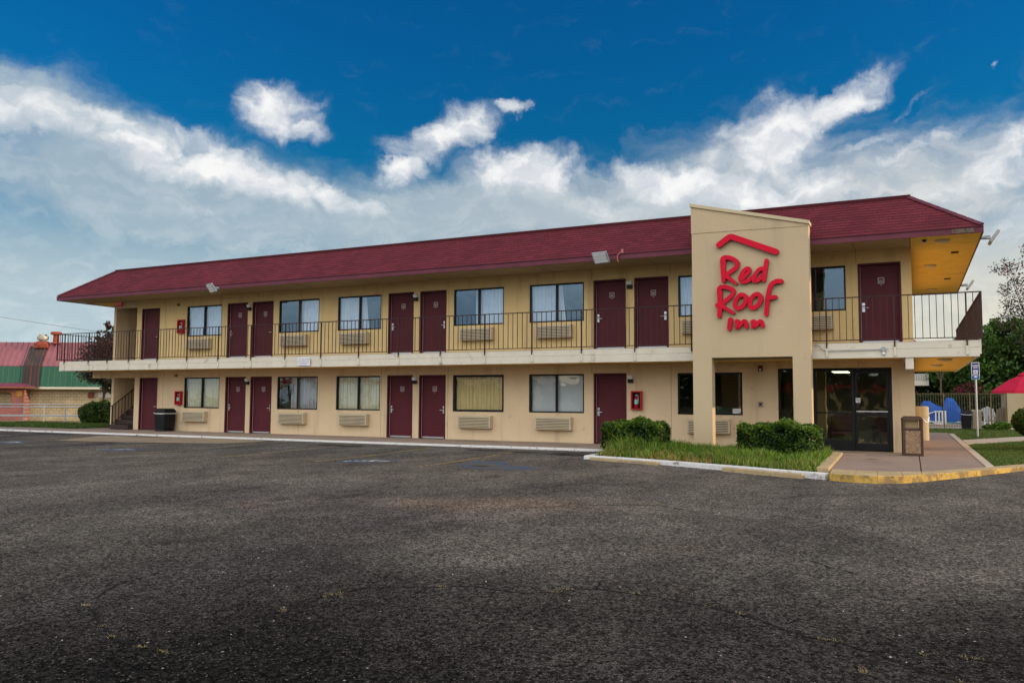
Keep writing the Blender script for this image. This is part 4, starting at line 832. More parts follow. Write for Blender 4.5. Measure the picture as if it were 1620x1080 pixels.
def flood(label,x,y,z,rz,yaw_=0,face=1):
    t=thing('floodlight',label,'floodlight',(x,y,z),rz,group='grey floodlights on the roof edge')
    mb=MB(); mb.cyl((0,0,0),(0,-.14,0),.045,12); mb.box(-.05,.05,-.20,-.1,-.045,.045); mb.build('bracket',GREYM,t,bevel=.006)
    c=math.cos(R(35)); s=math.sin(R(35))
    def tr(p): x_,y_,z_=p; return (x_,-.26+y_*c-z_*s,y_*s+z_*c)
    mb=MB(); mb.box(-.24,.24,-.05,.02,-.17,.17); mb.v=[tr(p) for p in mb.v]; h=mb.build('lamp_head',GREYM,t,bevel=.015)
    mb=MB(); 
    for i in range(3): mb.box(-.205,.205,-.058,-.051,-.145+i*.1,-.055+i*.1)
    mb.v=[tr(p) for p in mb.v]; mb.build('lens',LENS,h,bevel=.003); return t
FL0=flood('grey floodlight on the fascia near the left end of the roof',-24.55,EY,5.25,R(-20))
dup(FL0,(-9.78,EY,5.28),'grey floodlight on the fascia above the right upstairs window, left of tower',R(-12))
dup(FL0,(EXR,-.6,5.27),'grey floodlight seen edge-on at the right front roof corner',R(90)); dup(FL0,(EXR,8.4,5.27),'grey floodlight at the far end of the right roof edge',R(90))
mb=MB(); mb.tube([(-9.30,EY-.005,5.43),(-9.36,EY-.04,5.40),(-9.42,EY-.05,5.33),(-9.42,EY-.045,5.18),(-9.39,EY-.03,5.16)],.014); mb.lathe([(.035,-.06),(.035,.05)],(-9.29,EY-.02,5.46),10)
tag(mb.build('cable_hook',mat('faded pink paint',(.45,.16,.16),.6)),'short pinkish hooked cable on the fascia right of the floodlight','cable')
# exit sign
t=thing('exit_sign','small red exit sign under the eave at the left end','sign',(-31.82,-.06,5.07)); mb=MB(); mb.box(0,.34,-.05,0,0,.2); mb.build('sign_box',emis('exit sign face',(.45,.05,.05),.08),t,bevel=.005)
cu=D.curves.new('t','FONT'); cu.body='EXIT'; cu.size=.16; cu.align_x='CENTER'; cu.align_y='CENTER'; cu.extrude=.001; q=D.objects.new('t',cu); COL.objects.link(q); me=D.meshes.new_from_object(q); D.objects.remove(q); o=D.objects.new('lettering',me); COL.objects.link(o); me.materials.append(emis('exit letters',(.8,.3,.25),.15)); o.parent=t; o.location=(.17,-.053,.10); o.rotation_euler=(R(90),0,0)
mb=MB(); mb.lathe([(.001,-.05),(.035,-.03),(.035,0)],(-.07,-.03,.02),10); mb.build('spot_head',DOME,t)
# strobe + intercom
t=thing('fire_alarm_strobe','small dark red fire alarm strobe on wall under the tower','alarm',(-5.91,0,2.11)); mb=MB(); mb.box(0,.13,-.05,-.001,0,.16); mb.build('alarm_body',mat('dull maroon plastic',(.13,.03,.03),.4),t,bevel=.006); mb=MB(); mb.box(.035,.095,-.065,-.051,.02,.07); mb.build('strobe_lens',LENS,t,bevel=.005)
t=thing('intercom_box','small square call box on wall under the tower','intercom',(-5.915,0,1.13)); mb=MB(); mb.box(0,.125,-.04,-.001,0,.15); mb.build('box_plate',mat('dusty pink metal',(.35,.25,.22),.5),t,bevel=.005); mb=MB(); mb.box(.03,.09,-.05,-.041,.05,.11); mb.build('box_button',BLK,t,bevel=.004)
# notice sign on the beam
t=thing('notice_sign','white notice sheet with lines of small dark print on the balcony beam','sign',(-20.90,SY-.037,2.41)); mb=MB(); mb.box(0,.54,-.008,0,0,.27); mb.build('sign_board',PAPER,t)
def text(body,size,loc,m,parent,rot=(90,0,0),ax='CENTER',name='lettering'):
    cu=D.curves.new('t','FONT'); cu.body=body; cu.size=size; cu.align_x=ax; cu.align_y='CENTER'; cu.extrude=.0008; q=D.objects.new('t',cu); COL.objects.link(q); me=D.meshes.new_from_object(q); D.objects.remove(q)
    o=D.objects.new(name,me); COL.objects.link(o); me.materials.append(m); o.parent=parent; o.location=loc; o.rotation_euler=tuple(R(a) for a in rot); return o
mb=MB()
for z,ws in ((.215,(.05,.13,.06,.10,.11,.09)),(.155,(.03,.09,.08,.19,.11)),(.095,(.03,.10,.09,.20,.09)),(.04,(.06,.07,.29))):
    x=ws[0]
    for w in ws[1:]:
        k=0
        while k<w-.02: mb.box(x+k,x+k+.011,-.0105,-.0085,z-.010,z+random.choice((.010,.014,.010))); k+=.017
        x+=w
mb.build('lettering',mat('grey print',(.20,.18,.26),.6),t)
# junction box with conduit
t=thing('junction_light','grey round junction box with bulb and conduit on the balcony beam','light fixture',(-2.71,SY,2.57)); mb=MB(); mb.cyl((0,-.001,0),(0,-.07,0),.062,18); mb.build('round_box',GREYM,t,bevel=.006)
mb=MB(); mb.cyl((0,-.04,-.06),(0,-.04,-.085),.022,12); mb.cyl((0,-.04,-.085),(0,-.045,-.14),.03,12,.034); mb.build('bulb',LENS,t,smooth=True)
mb=MB(); mb.tube([(-.06,-.03,-.012),(-1.29,-.03,-.02),(-1.36,-.032,.0),(-1.42,-.035,.06),(-1.45,-.035,.12),(-1.50,-.035,.145),(-1.60,-.03,.145)],.011,8); mb.build('conduit',GREYM,t)
# ------------------------------------------------------------------ lobby interior
mb=MB(); mb.box(-5.7,-2.3,3.45,3.58,.01,2.35); mb.build('lobby_back_wall',mat('lobby paint',(.22,.20,.13),.8),MO)
mb=MB(); mb.box(-4.05,-3.65,.45,1.3,2.085,2.11); mb.build('lobby_light_panel',emis('lit ceiling panel',(1.,1.,.75),2.2),MO)
MARL=mat('maroon vinyl',(.10,.025,.03),.45); WOOD=mat('dark wood',(.05,.03,.02),.5)
def armchair(label,x,y,rz):
    t=thing('armchair',label,'armchair',(x,y,.005),rz,group='lobby armchairs behind the glass')
    mb=MB(); mb.box(-.28,.28,-.27,.25,.38,.48); mb.build('seat',MARL,t,bevel=.03); mb=MB(); mb.box(-.30,.30,.22,.30,.48,.92); mb.build('backrest',MARL,t,bevel=.03)
    for s in (-1,1): 
        mb=MB(); mb.box(s*.34-.03,s*.34+.03,-.27,.26,.60,.65); mb.build('armrest',WOOD,t,bevel=.015)
        for y_ in (-.25,.25): mb=MB(); mb.box(s*.32-.025,s*.32+.025,y_-.025,y_+.025,0,.60); mb.build('leg',WOOD,t,bevel=.006)
    return t
c0=armchair('maroon lobby armchair seen through the fixed glass left of the entrance door',-3.85,.85,0); dup(c0,(-2.7,.95,.005),'maroon lobby armchair seen through the entrance door beside the table',rz=R(20))
t=thing('side_table','low dark lobby table seen through the entrance door','table',(-3.2,.9,.005)); mb=MB(); mb.box(-.3,.3,-.25,.25,.47,.52); mb.build('table_top',WOOD,t,bevel=.01)
for a in (-.26,.26):
    for b in (-.2,.2): mb=MB(); mb.box(a-.02,a+.02,b-.02,b+.02,0,.469); mb.build('leg',WOOD,t)
# ------------------------------------------------------------------ bins
def lidded(label,x,y,s=1.):
    t=thing('trash_bin',label,'trash bin',(x,y,0.002)); mb=MB(); w=.26*s; d=.25*s
    pr=[(w*.88,d*.88,0),(w*.9,d*.9,.08),(w,d,.66)]
    for (a,b,z0),(a2,b2,z1) in zip(pr,pr[1:]): mb.add([(-a,-b,z0),(a,-b,z0),(a,b,z0),(-a,b,z0),(-a2,-b2,z1),(a2,-b2,z1),(a2,b2,z1),(-a2,b2,z1)],[(0,3,2,1),(0,1,5,4),(1,2,6,5),(2,3,7,6),(3,0,4,7),(4,5,6,7)])
    mb.build('bin_body',BINB,t,bevel=.03)
    mb=MB(); mb.box(-w*1.02,w*1.02,-d*1.02,d*1.02,.70,.80); mb.add([(-w,-d,.801),(w,-d,.801),(w,d,.801),(-w,d,.801),(-w*.85,-d*.8,.88),(w*.85,-d*.8,.88),(w*.85,d*.8,.88),(-w*.85,d*.8,.88)],[(0,1,5,4),(1,2,6,5),(2,3,7,6),(3,0,4,7),(4,5,6,7)]); mb.build('bin_lid',BINB,t,bevel=.03)
    mb=MB(); n=30; 
    for i in range(n):
        tt=i/n; 
    pts=[(-w*1.0,-d*1.03,.70),(-w*.5,-d*1.06,.68),(0,-d*1.05,.675),(w*.5,-d*1.07,.665),(w*1.02,-d*1.03,.69),(w*1.05,0,.68),(w*1.02,d,.69)]; mb.tube(pts,.014,6); mb.build('liner_edge',mat('clear liner',(.6,.65,.68),.3),t); return t
lidded('black plastic trash bin with liner edge by the leftmost ground floor door',-28.35,-.42,1.12)
t=thing('trash_receptacle','brown framed trash receptacle with pebble panels beside the entrance','trash bin',(-2.14,-.85,-.006),R(4))
BR=mat('brown plastic frame',(.075,.042,.032),.5,var=(3,.15)); PEB=mat('pebble aggregate',(.30,.20,.12),.9,var=((55,.7),(20,.3)),bump=(55,1.))
mb=MB(); mb.box(-.19,.19,-.19,.19,.03,.62,1)
for a in (-1,1):
    for b in (-1,1): mb.box(a*.20-.025,a*.20+.025,b*.20-.025,b*.20+.025,.0,.90)
for s in (-1,1):
    mb.box(-.174,.174,s*.205-.018,s*.205+.018,.62,.67); mb.box(-.174,.174,s*.205-.018,s*.205+.018,.0,.06); mb.box(s*.205-.018,s*.205+.018,-.174,.174,.62,.67); mb.box(s*.205-.018,s*.205+.018,-.174,.174,.0,.06)
mb.build('bin_frame',[BR,PEB],t,bevel=.008)
for s in (-1,1): mb=MB(); mb.box(-.165,.165,s*.200-.006,s*.200+.006,.065,.615); mb.build('pebble_panel',PEB,t); mb=MB(); mb.box(s*.200-.006,s*.200+.006,-.165,.165,.065,.615); mb.build('pebble_panel',PEB,t)
mb=MB(); mb.add([(-.235,-.235,.86),(.235,-.235,.86),(.235,.235,.86),(-.235,.235,.86),(-.235,-.235,.90),(.235,-.235,.90),(.235,.235,.90),(-.235,.235,.90),(-.17,-.17,.955),(.17,-.17,.955),(.17,.17,.955),(-.17,.17,.955)],[(0,3,2,1),(0,1,5,4),(1,2,6,5),(2,3,7,6),(3,0,4,7),(4,5,9,8),(5,6,10,9),(6,7,11,10),(7,4,8,11),(8,9,10,11)]); mb.build('bin_lid',BR,t,bevel=.02)
mb=MB(); mb.box(-.16,.13,-.12,.12,.66,.85); mb.build('inner_liner',mat('tan liner',(.32,.24,.13),.7),t)
t=thing('drum_trash_can','tall beige drum trash can with white bag at the building side','trash bin',(-1.90,8.0,-.006)); mb=MB(); mb.lathe([(.27,0),(.27,.75),(.26,.77)],(0,0,0),28); mb.build('drum',TAN,t,smooth=False)
mb=MB(); mb.lathe([(.275,.77),(.285,.80),(.28,1.12),(.24,1.15)],(0,0,0),28); mb.build('drum_top',TAN,t)
mb=MB(); mb.add([(.05,-.275,.80),(.29,-.05,.80),(.30,.02,.78),(.16,-.25,.62),(.27,-.1,.60)],[(0,1,4,3),(1,2,4)]); mb.build('bag_edge',PAPER,t)
# ------------------------------------------------------------------ reserved parking sign
t=thing('parking_sign','blue and white reserved parking sign with wheelchair symbol on steel pole','sign',(.10,12.9,-.03),R(0)); mb=MB(); mb.cyl((0,0,0),(0,0,2.72),.035,12); mb.build('sign_pole',STEEL,t)
SWH=mat('sign white',(.75,.76,.80),.5); SBL=mat('sign blue',(.03,.14,.42),.5)
mb=MB(); mb.box(-.14,.14,-.05,-.04,2.19,2.85,0); mb.box(-.115,.115,-.0525,-.0505,2.36,2.82,1); mb.box(-.1,.1,-.055,-.053,2.69,2.75,0); mb.box(-.075,.075,-.055,-.053,2.62,2.67,0); mb.box(-.075,.075,-.055,-.053,2.38,2.56,0); mb.box(-.125,.125,-.0525,-.0505,2.20,2.34,2); mb.box(-.05,.05,-.055,-.053,2.26,2.33,0); mb.build('sign_board',[SWH,BLUEP,SBL],t)
text('RESERVED',.042,(0,-.0565,2.72),BLUEP,t); text('PARKING',.036,(0,-.0565,2.645),BLUEP,t)
mb=MB(); wheelchair(mb,lambda u,v:(-.065+u*.13,-.057,2.395+v*.15),1,.07); mb.build('wheelchair_symbol',BLUEP,t)
# ------------------------------------------------------------------ hedges
def hedge(label,x0,x1,y0,y1,h,n,m=HEDGE,size=.036,name='hedge',cat='hedge',group=None,wild=.06,z0=0.):
    t=thing(name,label,cat,((x0+x1)/2,(y0+y1)/2,z0),group=group); hx,hy=(x1-x0)/2,(y1-y0)/2
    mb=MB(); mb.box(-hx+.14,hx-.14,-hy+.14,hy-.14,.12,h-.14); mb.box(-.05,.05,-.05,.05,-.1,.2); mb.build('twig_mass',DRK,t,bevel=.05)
    k=int(n*.45); a=RNG.uniform(-1,1,(k,3)); ax=RNG.integers(0,5,k); s=np.sign(RNG.uniform(-1,1,k)); 
    for i in range(k):
        if ax[i]<=1: a[i,1]=s[i]
        elif ax[i]==2: a[i,0]=s[i]
        else: a[i,2]=1 
    b=RNG.uniform(-1,1,(n-k,3)); p=np.concatenate([a,b]); r=1-.10*(np.abs(p[:,0])**6*np.abs(p[:,1])**6+np.abs(p[:,2])**8*(np.abs(p[:,0])**8+np.abs(p[:,1])**8)*.6)
    q=np.stack([p[:,0]*hx*r,p[:,1]*hy*r,(p[:,2]*.5*r+.5)*h*.93+.05],1)
    l=.05*np.sin(q[:,0]*5+1)+.04*np.sin(q[:,0]*11.3)+.03*np.sin(q[:,1]*9+2); q[:,2]+=l*(p[:,2]>.5)*1.; q[:,1]+=.05*np.sin(q[:,0]*7)*(np.abs(p[:,1])>.7)+.03*np.sin(q[:,2]*12+q[:,0]*4)
    q+=RNG.normal(0,.022,q.shape)
    sh=RNG.uniform(size=n)<.03; q[sh,2]+=RNG.uniform(0,wild*.6,sh.sum())*(p[sh,2]>.7)
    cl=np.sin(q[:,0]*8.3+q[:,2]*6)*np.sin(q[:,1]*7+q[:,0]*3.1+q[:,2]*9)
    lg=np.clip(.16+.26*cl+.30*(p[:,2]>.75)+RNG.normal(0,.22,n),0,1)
    sp_=[]
    for _ in range(int(16*(x1-x0))):
        x=RNG.uniform(-hx,hx)*.95; y=RNG.uniform(-hy,hy)*.9; hh=RNG.uniform(.02,.10)
        for j in range(8): sp_.append((x+RNG.normal(0,.014),y+RNG.normal(0,.014),h-.05+hh*j/8))
    q=np.concatenate([q,np.array(sp_)]); lg=np.concatenate([lg,RNG.uniform(.5,1,len(sp_))])
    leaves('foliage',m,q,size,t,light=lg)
    return t
hedge('short clipped green hedge in front of the lone ground floor door',-9.30,-7.70,-3.35,-2.45,.74,16000,size=.038)
hedge('larger clipped green hedge between tower column and entrance, in the planter',-5.86,-4.05,-3.5,-2.3,.73,23000,size=.038)
# ------------------------------------------------------------------ right: bush, fence, pool, wall
t=thing('round_bush','round dark green bush in a maroon tub at the right edge','bush',(1.35,3.6,0)); mb=MB(); mb.lathe([(.30,0),(.34,.02),(.36,.30),(.30,.31)],(-.35,0,-.02),10); mb.build('tub',mat('maroon tub',(.09,.02,.02),.6),t)
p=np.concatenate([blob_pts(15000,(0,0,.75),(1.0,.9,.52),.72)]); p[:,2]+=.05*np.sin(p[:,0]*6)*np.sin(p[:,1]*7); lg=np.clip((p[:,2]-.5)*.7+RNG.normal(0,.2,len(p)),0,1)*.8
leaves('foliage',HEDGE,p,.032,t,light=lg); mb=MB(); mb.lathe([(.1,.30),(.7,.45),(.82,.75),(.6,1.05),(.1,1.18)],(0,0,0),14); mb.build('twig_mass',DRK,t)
FY=23.2
t=thing('pool_fence','dark metal picket fence in front of the pool','fence',(0,FY,0)); FZ=1.72
BR2=mat('bronze fence paint',(.16,.115,.06),.5,var=(5,.2))
for a,b in ((-3.9,-2.3),(-2.3,-.7),(-.7,.45),(.45,2.02)):
    mb=MB(); mb.box(a,b,-.02,.02,FZ-.03,FZ); mb.box(a,b,-.015,.015,.10,.13); n=round((b-a)/.115)
    for i in range(1,n): x=a+(b-a)*i/n; mb.box(x-.008,x+.008,-.008,.008,.02,FZ-.02)
    mb.build('fence_panel',BR2,t)
for x in (-3.9,-2.3,-.7,.45,1.35,2.0): mb=MB(); mb.box(x-.028,x+.028,-.03,.03,-.1,FZ+.02); mb.build('fence_post',BR2,t)
mb=MB(); mb.box(2.03,9,FY-.05,FY+.2,-.1,1.72); mb.box(2.03,2.3,FY+.201,FY+3,-.1,1.72); tag(mb.build('pool_wall',TAN,bevel=.01),'low tan plaster wall right of the pool fence','wall')
mb=MB(); mb.box(-10,20,22.61,45,-.4,-.01); struct(mb.build('pool_deck',CONCL))
mb=MB(); mb.box(-8,7,29,37,-.2,.0); WAT=mat('pool water',(.10,.42,.50),.05,var=(2,.2),bump=(3,.3)); struct(mb.build('pool_water',WAT))
mb=MB(); mb.box(-8.3,7.3,28.6,28.99,-.2,.04); mb.box(-8.3,7.3,37.01,37.4,-.2,.04); struct(mb.build('pool_coping',CONCL))
BCL=mat('blue vinyl cover',(.010,.10,.42),.55,var=(3,.2),bump=(6,.5))
def cover(name,prof,y,w,parent,m=BCL):
    mb=MB(); n=9; rows=[]
    for j in range(n):
        f=j/(n-1)*2-1; k=(1-abs(f)**2.5)**.5*.35+.65; rows.append([(px*1.+.02*math.sin(j*2+i),y+f*w,pz*k if pz>.05 else pz) for i,(px,pz) in enumerate(prof)])
    vs=[v for r in rows for v in r]; m_=len(prof); mb.add(vs,[(j*m_+i,j*m_+i+1,(j+1)*m_+i+1,(j+1)*m_+i) for j in range(n-1) for i in range(m_-1)]+[tuple(range(m_))]+[tuple((n-1)*m_+i for i in range(m_-1,-1,-1))]); return mb.build(name,m,parent,smooth=False)
t=thing('pool_lift','pool lift under two blue covers behind the fence','pool lift',(-.7,25.8,0),R(8)); 
cover('rear_cover',[(-.95,.35),(-.98,1.15),(-.88,1.34),(-.6,1.33),(-.3,1.12),(-.05,1.05),(-.08,.5)],0,.35,t); cover('front_cover',[(.0,.35),(.02,.9),(.12,1.3),(.22,1.52),(.5,1.50),(.68,1.25),(.84,.95),(.80,.55),(.55,.35)],0,.32,t)
mb=MB(); mb.box(-.45,.15,-.4,.0,.14,.22); mb.tube([(-.75,-.42,.65),(-.4,-.42,.78),(.1,-.42,.80)],.03); mb.tube([(-.7,-.42,.3),(-.35,-.42,.15),(-.1,-.42,.1)],.03)
for i in range(4): mb.box(-.42+i*.15,-.34+i*.15,-.45,-.41,.22,.78)
mb.build('lift_frame',mat('white lift frame',(.70,.72,.74),.5),t)
def chairx(label,x,y,rz,m,s=1.):
    t=thing('adirondack_chair',label,'chair',(x,y,0),rz); mb=MB()
    for i in range(5): a=-.24+i*.12; mb.add([(a-.05,.25,.35),(a+.05,.25,.35),(a+.06,.55,1.05-abs(i-2)*.05),(a-.06,.55,1.05-abs(i-2)*.05),(a-.05,.28,.34),(a+.05,.28,.34),(a+.06,.58,1.04-abs(i-2)*.05),(a-.06,.58,1.04-abs(i-2)*.05)],[(0,1,2,3),(4,7,6,5),(0,3,7,4),(1,5,6,2),(3,2,6,7)])
    mb.build('backrest',m,t); mb=MB(); mb.add([(-.28,-.3,.40),(.28,-.3,.40),(.28,.28,.30),(-.28,.28,.30),(-.28,-.3,.37),(.28,-.3,.37),(.28,.28,.27),(-.28,.28,.27)],[(0,1,2,3),(4,7,6,5),(0,4,5,1),(1,5,6,2),(3,7,4,0)]); mb.build('seat',m,t)
    for sgn in (-1,1):
        mb=MB(); mb.box(sgn*.33-.05,sgn*.33+.05,-.35,.35,.56,.585); mb.build('armrest',m,t); mb=MB(); mb.box(sgn*.33-.03,sgn*.33+.03,-.32,-.26,0,.555); mb.build('leg',m,t); mb=MB(); mb.box(sgn*.30-.02,sgn*.30+.02,.2,.5,0,.12); mb.box(sgn*.30-.02,sgn*.30+.02,.26,.32,.12,.555); mb.build('leg',m,t)
    return t
chairx('tan slatted poolside chair seen through the fence near the plaster wall',1.75,24.6,R(200),mat('tan plastic',(.45,.40,.32),.5)); chairx('white slatted chair behind the tan one at the pool',1.75,27.5,R(150),mat('white plastic',(.72,.76,.78),.4)); chairx('teal slatted chair half hidden by the plaster wall',2.7,26.5,R(190),mat('teal plastic',(.03,.42,.42),.4))
t=lidded('black trash bin standing just in front of the pool fence',.22,22.3,.9); 
t=thing('tan_trash_can','tan square trash can next to the black bin by the fence','trash bin',(.68,22.45,-.02)); mb=MB(); mb.box(-.2,.2,-.2,.2,0,.85); mb.build('can_body',mat('tan can',(.28,.22,.15),.6,var=(4,.1)),t,bevel=.02); mb=MB(); mb.box(-.22,.22,-.22,.22,.851,.94); mb.build('can_lid',mat('tan lid',(.40,.33,.22),.6),t,bevel=.02)
# umbrella
t=thing('pool_umbrella','red patio umbrella rising above the plaster wall','umbrella',(3.1,25.6,0)); UM=mat('red canvas',(.55,.015,.05),.7,var=(3,.08),bump=(5,.1)); mb=MB(); n=8; c=(0,0,2.72); prof=[(.12,2.72),(.8,2.42),(1.62,1.86)]
vs=[(0,0,2.76)]; 
for r_,z_ in prof:
    for i in range(n): a=2*math.pi*(i+.5)/n; vs.append((r_*math.cos(a),r_*math.sin(a),z_))
fs=[(0,1+i,1+(i+1)%n) for i in range(n)]+[(1+j*n+i,1+(j+1)*n+i,1+(j+1)*n+(i+1)%n,1+j*n+(i+1)%n) for j in range(2) for i in range(n)]
b_=len(vs)
for i in range(n): a=2*math.pi*(i+.5)/n; vs.append((1.63*math.cos(a),1.63*math.sin(a),1.74))
fs+=[(1+2*n+i,b_+i,b_+(i+1)%n,1+2*n+(i+1)%n) for i in range(n)]
mb.add(vs,fs); mb.build('canopy',UM,t)
mb=MB(); mb.lathe([(.38,2.66),(.20,2.78),(.03,2.84)],(0,0,0),8); mb.build('canopy_vent',UM,t); mb=MB(); mb.cyl((0,0,0),(0,0,2.8),.025,10); mb.cyl((0,0,0),(0,0,.08),.28,16); mb.build('pole',mat('pale wood pole',(.45,.35,.2),.5),t)
mb=MB()
for i in range(n): a=2*math.pi*(i+.5)/n; mb.cyl((0,0,2.2),(.85*math.cos(a),.85*math.sin(a),2.36),.012,5)
mb.build('rib',BLK,t)
hedge('long dark clipped hedge behind the pool',-9,10,38.4,39.8,1.75,26000,m=TREED,size=.10,z0=0)
# trees at right
tree('tall dense green tree right of the balcony behind the pool',3.6,44.,0,[(0,0,4.2,3.2,3,2.0),(-2.2,-1,3.4,2.3,2,1.7),(1.8,-1,5.6,2.4,2.2,1.5),(3.6,0,4.,2.8,2.4,2.2),(.2,-1.5,5.9,1.7,1.5,1.1),(-1,-2,2.0,2.6,1.5,1.2),(3,-2,2.2,2.8,1.6,1.3),(.5,1,2.2,3.5,2,2.0),(-2.8,1,4.6,1.6,1.5,1.0),(1.0,.5,6.3,1.2,1.2,.8)],TREE,.12,1500,.25,flower=.0,group='trees behind the pool')
tree('dark broad tree behind the flowering bush',-.6,47.,0,[(0,0,2.9,2.2,2,1.3),(1.6,0,3.6,2.,2,1.3),(-1.3,0,2.2,1.6,1.4,1.)],TREED,.13,1500,.2,group='trees behind the pool')
tree('thin wispy small tree seen through the right railing',-.4,38.5,0,[(0,0,4.8,1.1,1,.6),(.9,0,5.1,.8,.8,.5),(-.8,0,4.5,.8,.7,.4),(.3,0,3.6,1.,1.,.8)],TREE,.06,420,.06,cat='tree',name='sapling')
tree('reddish crepe myrtle with pink blooms at the right edge',3.1,19.5,0,[(-1.2,0,7.3,.55,.4,.4),(-.9,0,6.5,.6,.45,.45),(-1.0,0,5.7,.4,.4,.4),(-.6,0,4.9,.95,.8,.65),(-.3,0,4.0,1.0,.9,.6),(.5,0,6.6,1.,.8,.8),(.6,0,5.,1.2,1.,1.),(-.2,0,7.9,.5,.4,.4)],MYR,.05,1700,.06,flower=.045,sr=.7,name='crepe_myrtle')
tree('dense background tree filling the right edge behind the umbrella',9.5,42.,0,[(0,0,3.4,3,3,2.2),(-2.6,0,2.4,2.4,2,1.6),(1,0,5.6,2.6,2.4,1.9),(-1.8,-.5,5.0,1.7,1.6,1.4)],TREE,.12,1300,.25,flower=.015,group='trees behind the pool')
t=thing('flowering_bush','rounded bush covered in pink blossom behind the fence','bush',(1.5,41.2,0)); p=blob_pts(9000,(0,0,1.45),(1.25,1.,1.25),.6); fl=(RNG.uniform(size=len(p))<.34)&(p[:,2]>1.6); leaves('foliage',PINK,p,.06,t,flower=fl); mb=MB(); mb.cyl((0,0,0),(0,0,1.2),.08); mb.build('stem',BARK,t)
t=thing('low_shrub','low leafy weeds at the base of the plaster wall','plant',(1.5,22.2,0)); p=np.concatenate([blob_pts(900,(.2,0,.18),(.45,.2,.2),.2),blob_pts(500,(-.35,.1,.1),(.3,.2,.12),.2)]); leaves('foliage',LITE,p,.05,t)
# rear wing
RW=thing('rear_wing','rear motel wing with tan wall and reddish roof beyond the balcony','building',(0,44,0))
mb=MB(); mb.box(-34,-2.4,0,8,-.3,5.2); mb.build('wall',STUCU,RW); mb=MB(); mb.box(-35,-1.0,-1.4,0,2.45,2.8); mb.build('balcony_slab',WHITE,RW); mb=MB(); mb.box(-2.1,-1.0,-1.4,-1.36,2.81,3.3); mb.build('balcony_screen',mat('pale panel',(.5,.48,.42),.8),RW)
mb=MB(); z0,z1=5.2,6.2; a=[(-36,-1.6,z0),(-.9,-1.6,z0),(-.9,9.6,z0),(-36,9.6,z0),(-34.4,0,z1),(-2.5,0,z1),(-2.5,8,z1),(-34.4,8,z1)]; mb.add(a,[(0,1,5,4),(1,2,6,5),(2,3,7,6),(3,0,4,7),(4,5,6,7),(0,3,2,1)]); mb.build('roof',mat('faded red shingles',(.22,.06,.07),.85,var=(2,.15)),RW)
for x,z in ((-3.6,2.82),(-3.6,0.),(-6,2.82),(-6,0)): mb=MB(); mb.box(x,x+1.,-.03,-.001,z,z+2.1); mb.build('door',MARD,RW)
mb=MB(); mb.box(-35,-1.,-1.42,-1.40,3.75,3.79)
for i in range(225): x=-35+i*.151; mb.box(x-.008,x+.008,-1.41,-1.395,2.81,3.75)
mb.build('railing',RAIL,RW)
# ------------------------------------------------------------------ left neighbour
YW=R(26.13)
NB=thing('restaurant_building','low tan block restaurant with faded pink and green metal roof','building',(-60.15,15.23,-.5),YW)
def metalroof(name,c1,c2,axis):
    m=mat(name,c1,.55,var=((.5,.12),(5,.08)),stain=((.9,.62,c2,.6),)); return m
PKM=metalroof('faded pink metal roof',(.28,.105,.12),(.21,.08,.08),0); GNM=metalroof('green metal roof',(.038,.125,.075),(.15,.10,.06),0); SOOT=mat('soot blackened metal',(.055,.045,.045),.7,streak=(3,.45,(.16,.07,.05),.6))
BLKW=D.materials.new('painted block'); BLKW.use_nodes=True
def brickm(m,c1,c2,mor,w,h,ms=.012):
    n=m.node_tree.nodes; l=m.node_tree.links; b=n['Principled BSDF']; tcn=n.new('ShaderNodeTexCoord'); mp=n.new('ShaderNodeMapping'); mp.inputs['Rotation'].default_value=(R(90),0,0); l.new(tcn.outputs['Object'],mp.inputs[0])
    s=n.new('ShaderNodeSeparateXYZ'); l.new(tcn.outputs['Object'],s.inputs[0]); cc=n.new('ShaderNodeCombineXYZ'); l.new(s.outputs[0],cc.inputs[0]); l.new(s.outputs[2],cc.inputs[1])
    br=n.new('ShaderNodeTexBrick'); br.inputs['Scale'].default_value=1.; br.inputs['Brick Width'].default_value=w; br.inputs['Row Height'].default_value=h; br.inputs['Mortar Size'].default_value=ms; br.inputs['Color1'].default_value=(*c1,1); br.inputs['Color2'].default_value=(*c2,1); br.inputs['Mortar'].default_value=(*mor,1); l.new(cc.outputs[0],br.inputs['Vector'])
    nz=n.new('ShaderNodeTexNoise'); nz.inputs['Scale'].default_value=1.2; nz.inputs['Detail'].default_value=6; l.new(tcn.outputs['Object'],nz.inputs['Vector']); mr=n.new('ShaderNodeMapRange'); mr.inputs[1].default_value=.3; mr.inputs[2].default_value=.7; mr.inputs[3].default_value=.7; mr.inputs[4].default_value=1.15; l.new(nz.outputs[0],mr.inputs[0])
    x=n.new('ShaderNodeMix'); x.data_type='RGBA'; x.blend_type='MULTIPLY'; x.inputs[0].default_value=1.; l.new(br.outputs[0],x.inputs[6]); l.new(mr.outputs[0],x.inputs[7]); l.new(x.outputs[2],b.inputs['Base Color']); b.inputs['Roughness'].default_value=.9; return m
brickm(BLKW,(.46,.36,.20),(.50,.39,.22),(.28,.21,.12),.4,.2,.02); PBR=D.materials.new('pink brick'); PBR.use_nodes=True; brickm(PBR,(.28,.07,.06),(.33,.095,.08),(.33,.19,.15),.42,.13,.018)
mb=MB(); mb.box(-14,9,0,10,-.2,2.42); mb.build('wall',BLKW,NB)
mb=MB(); mb.box(-1.9,-1.0,-.02,-.001,0,0.06); mb.build('wall_base',CONCL,NB)
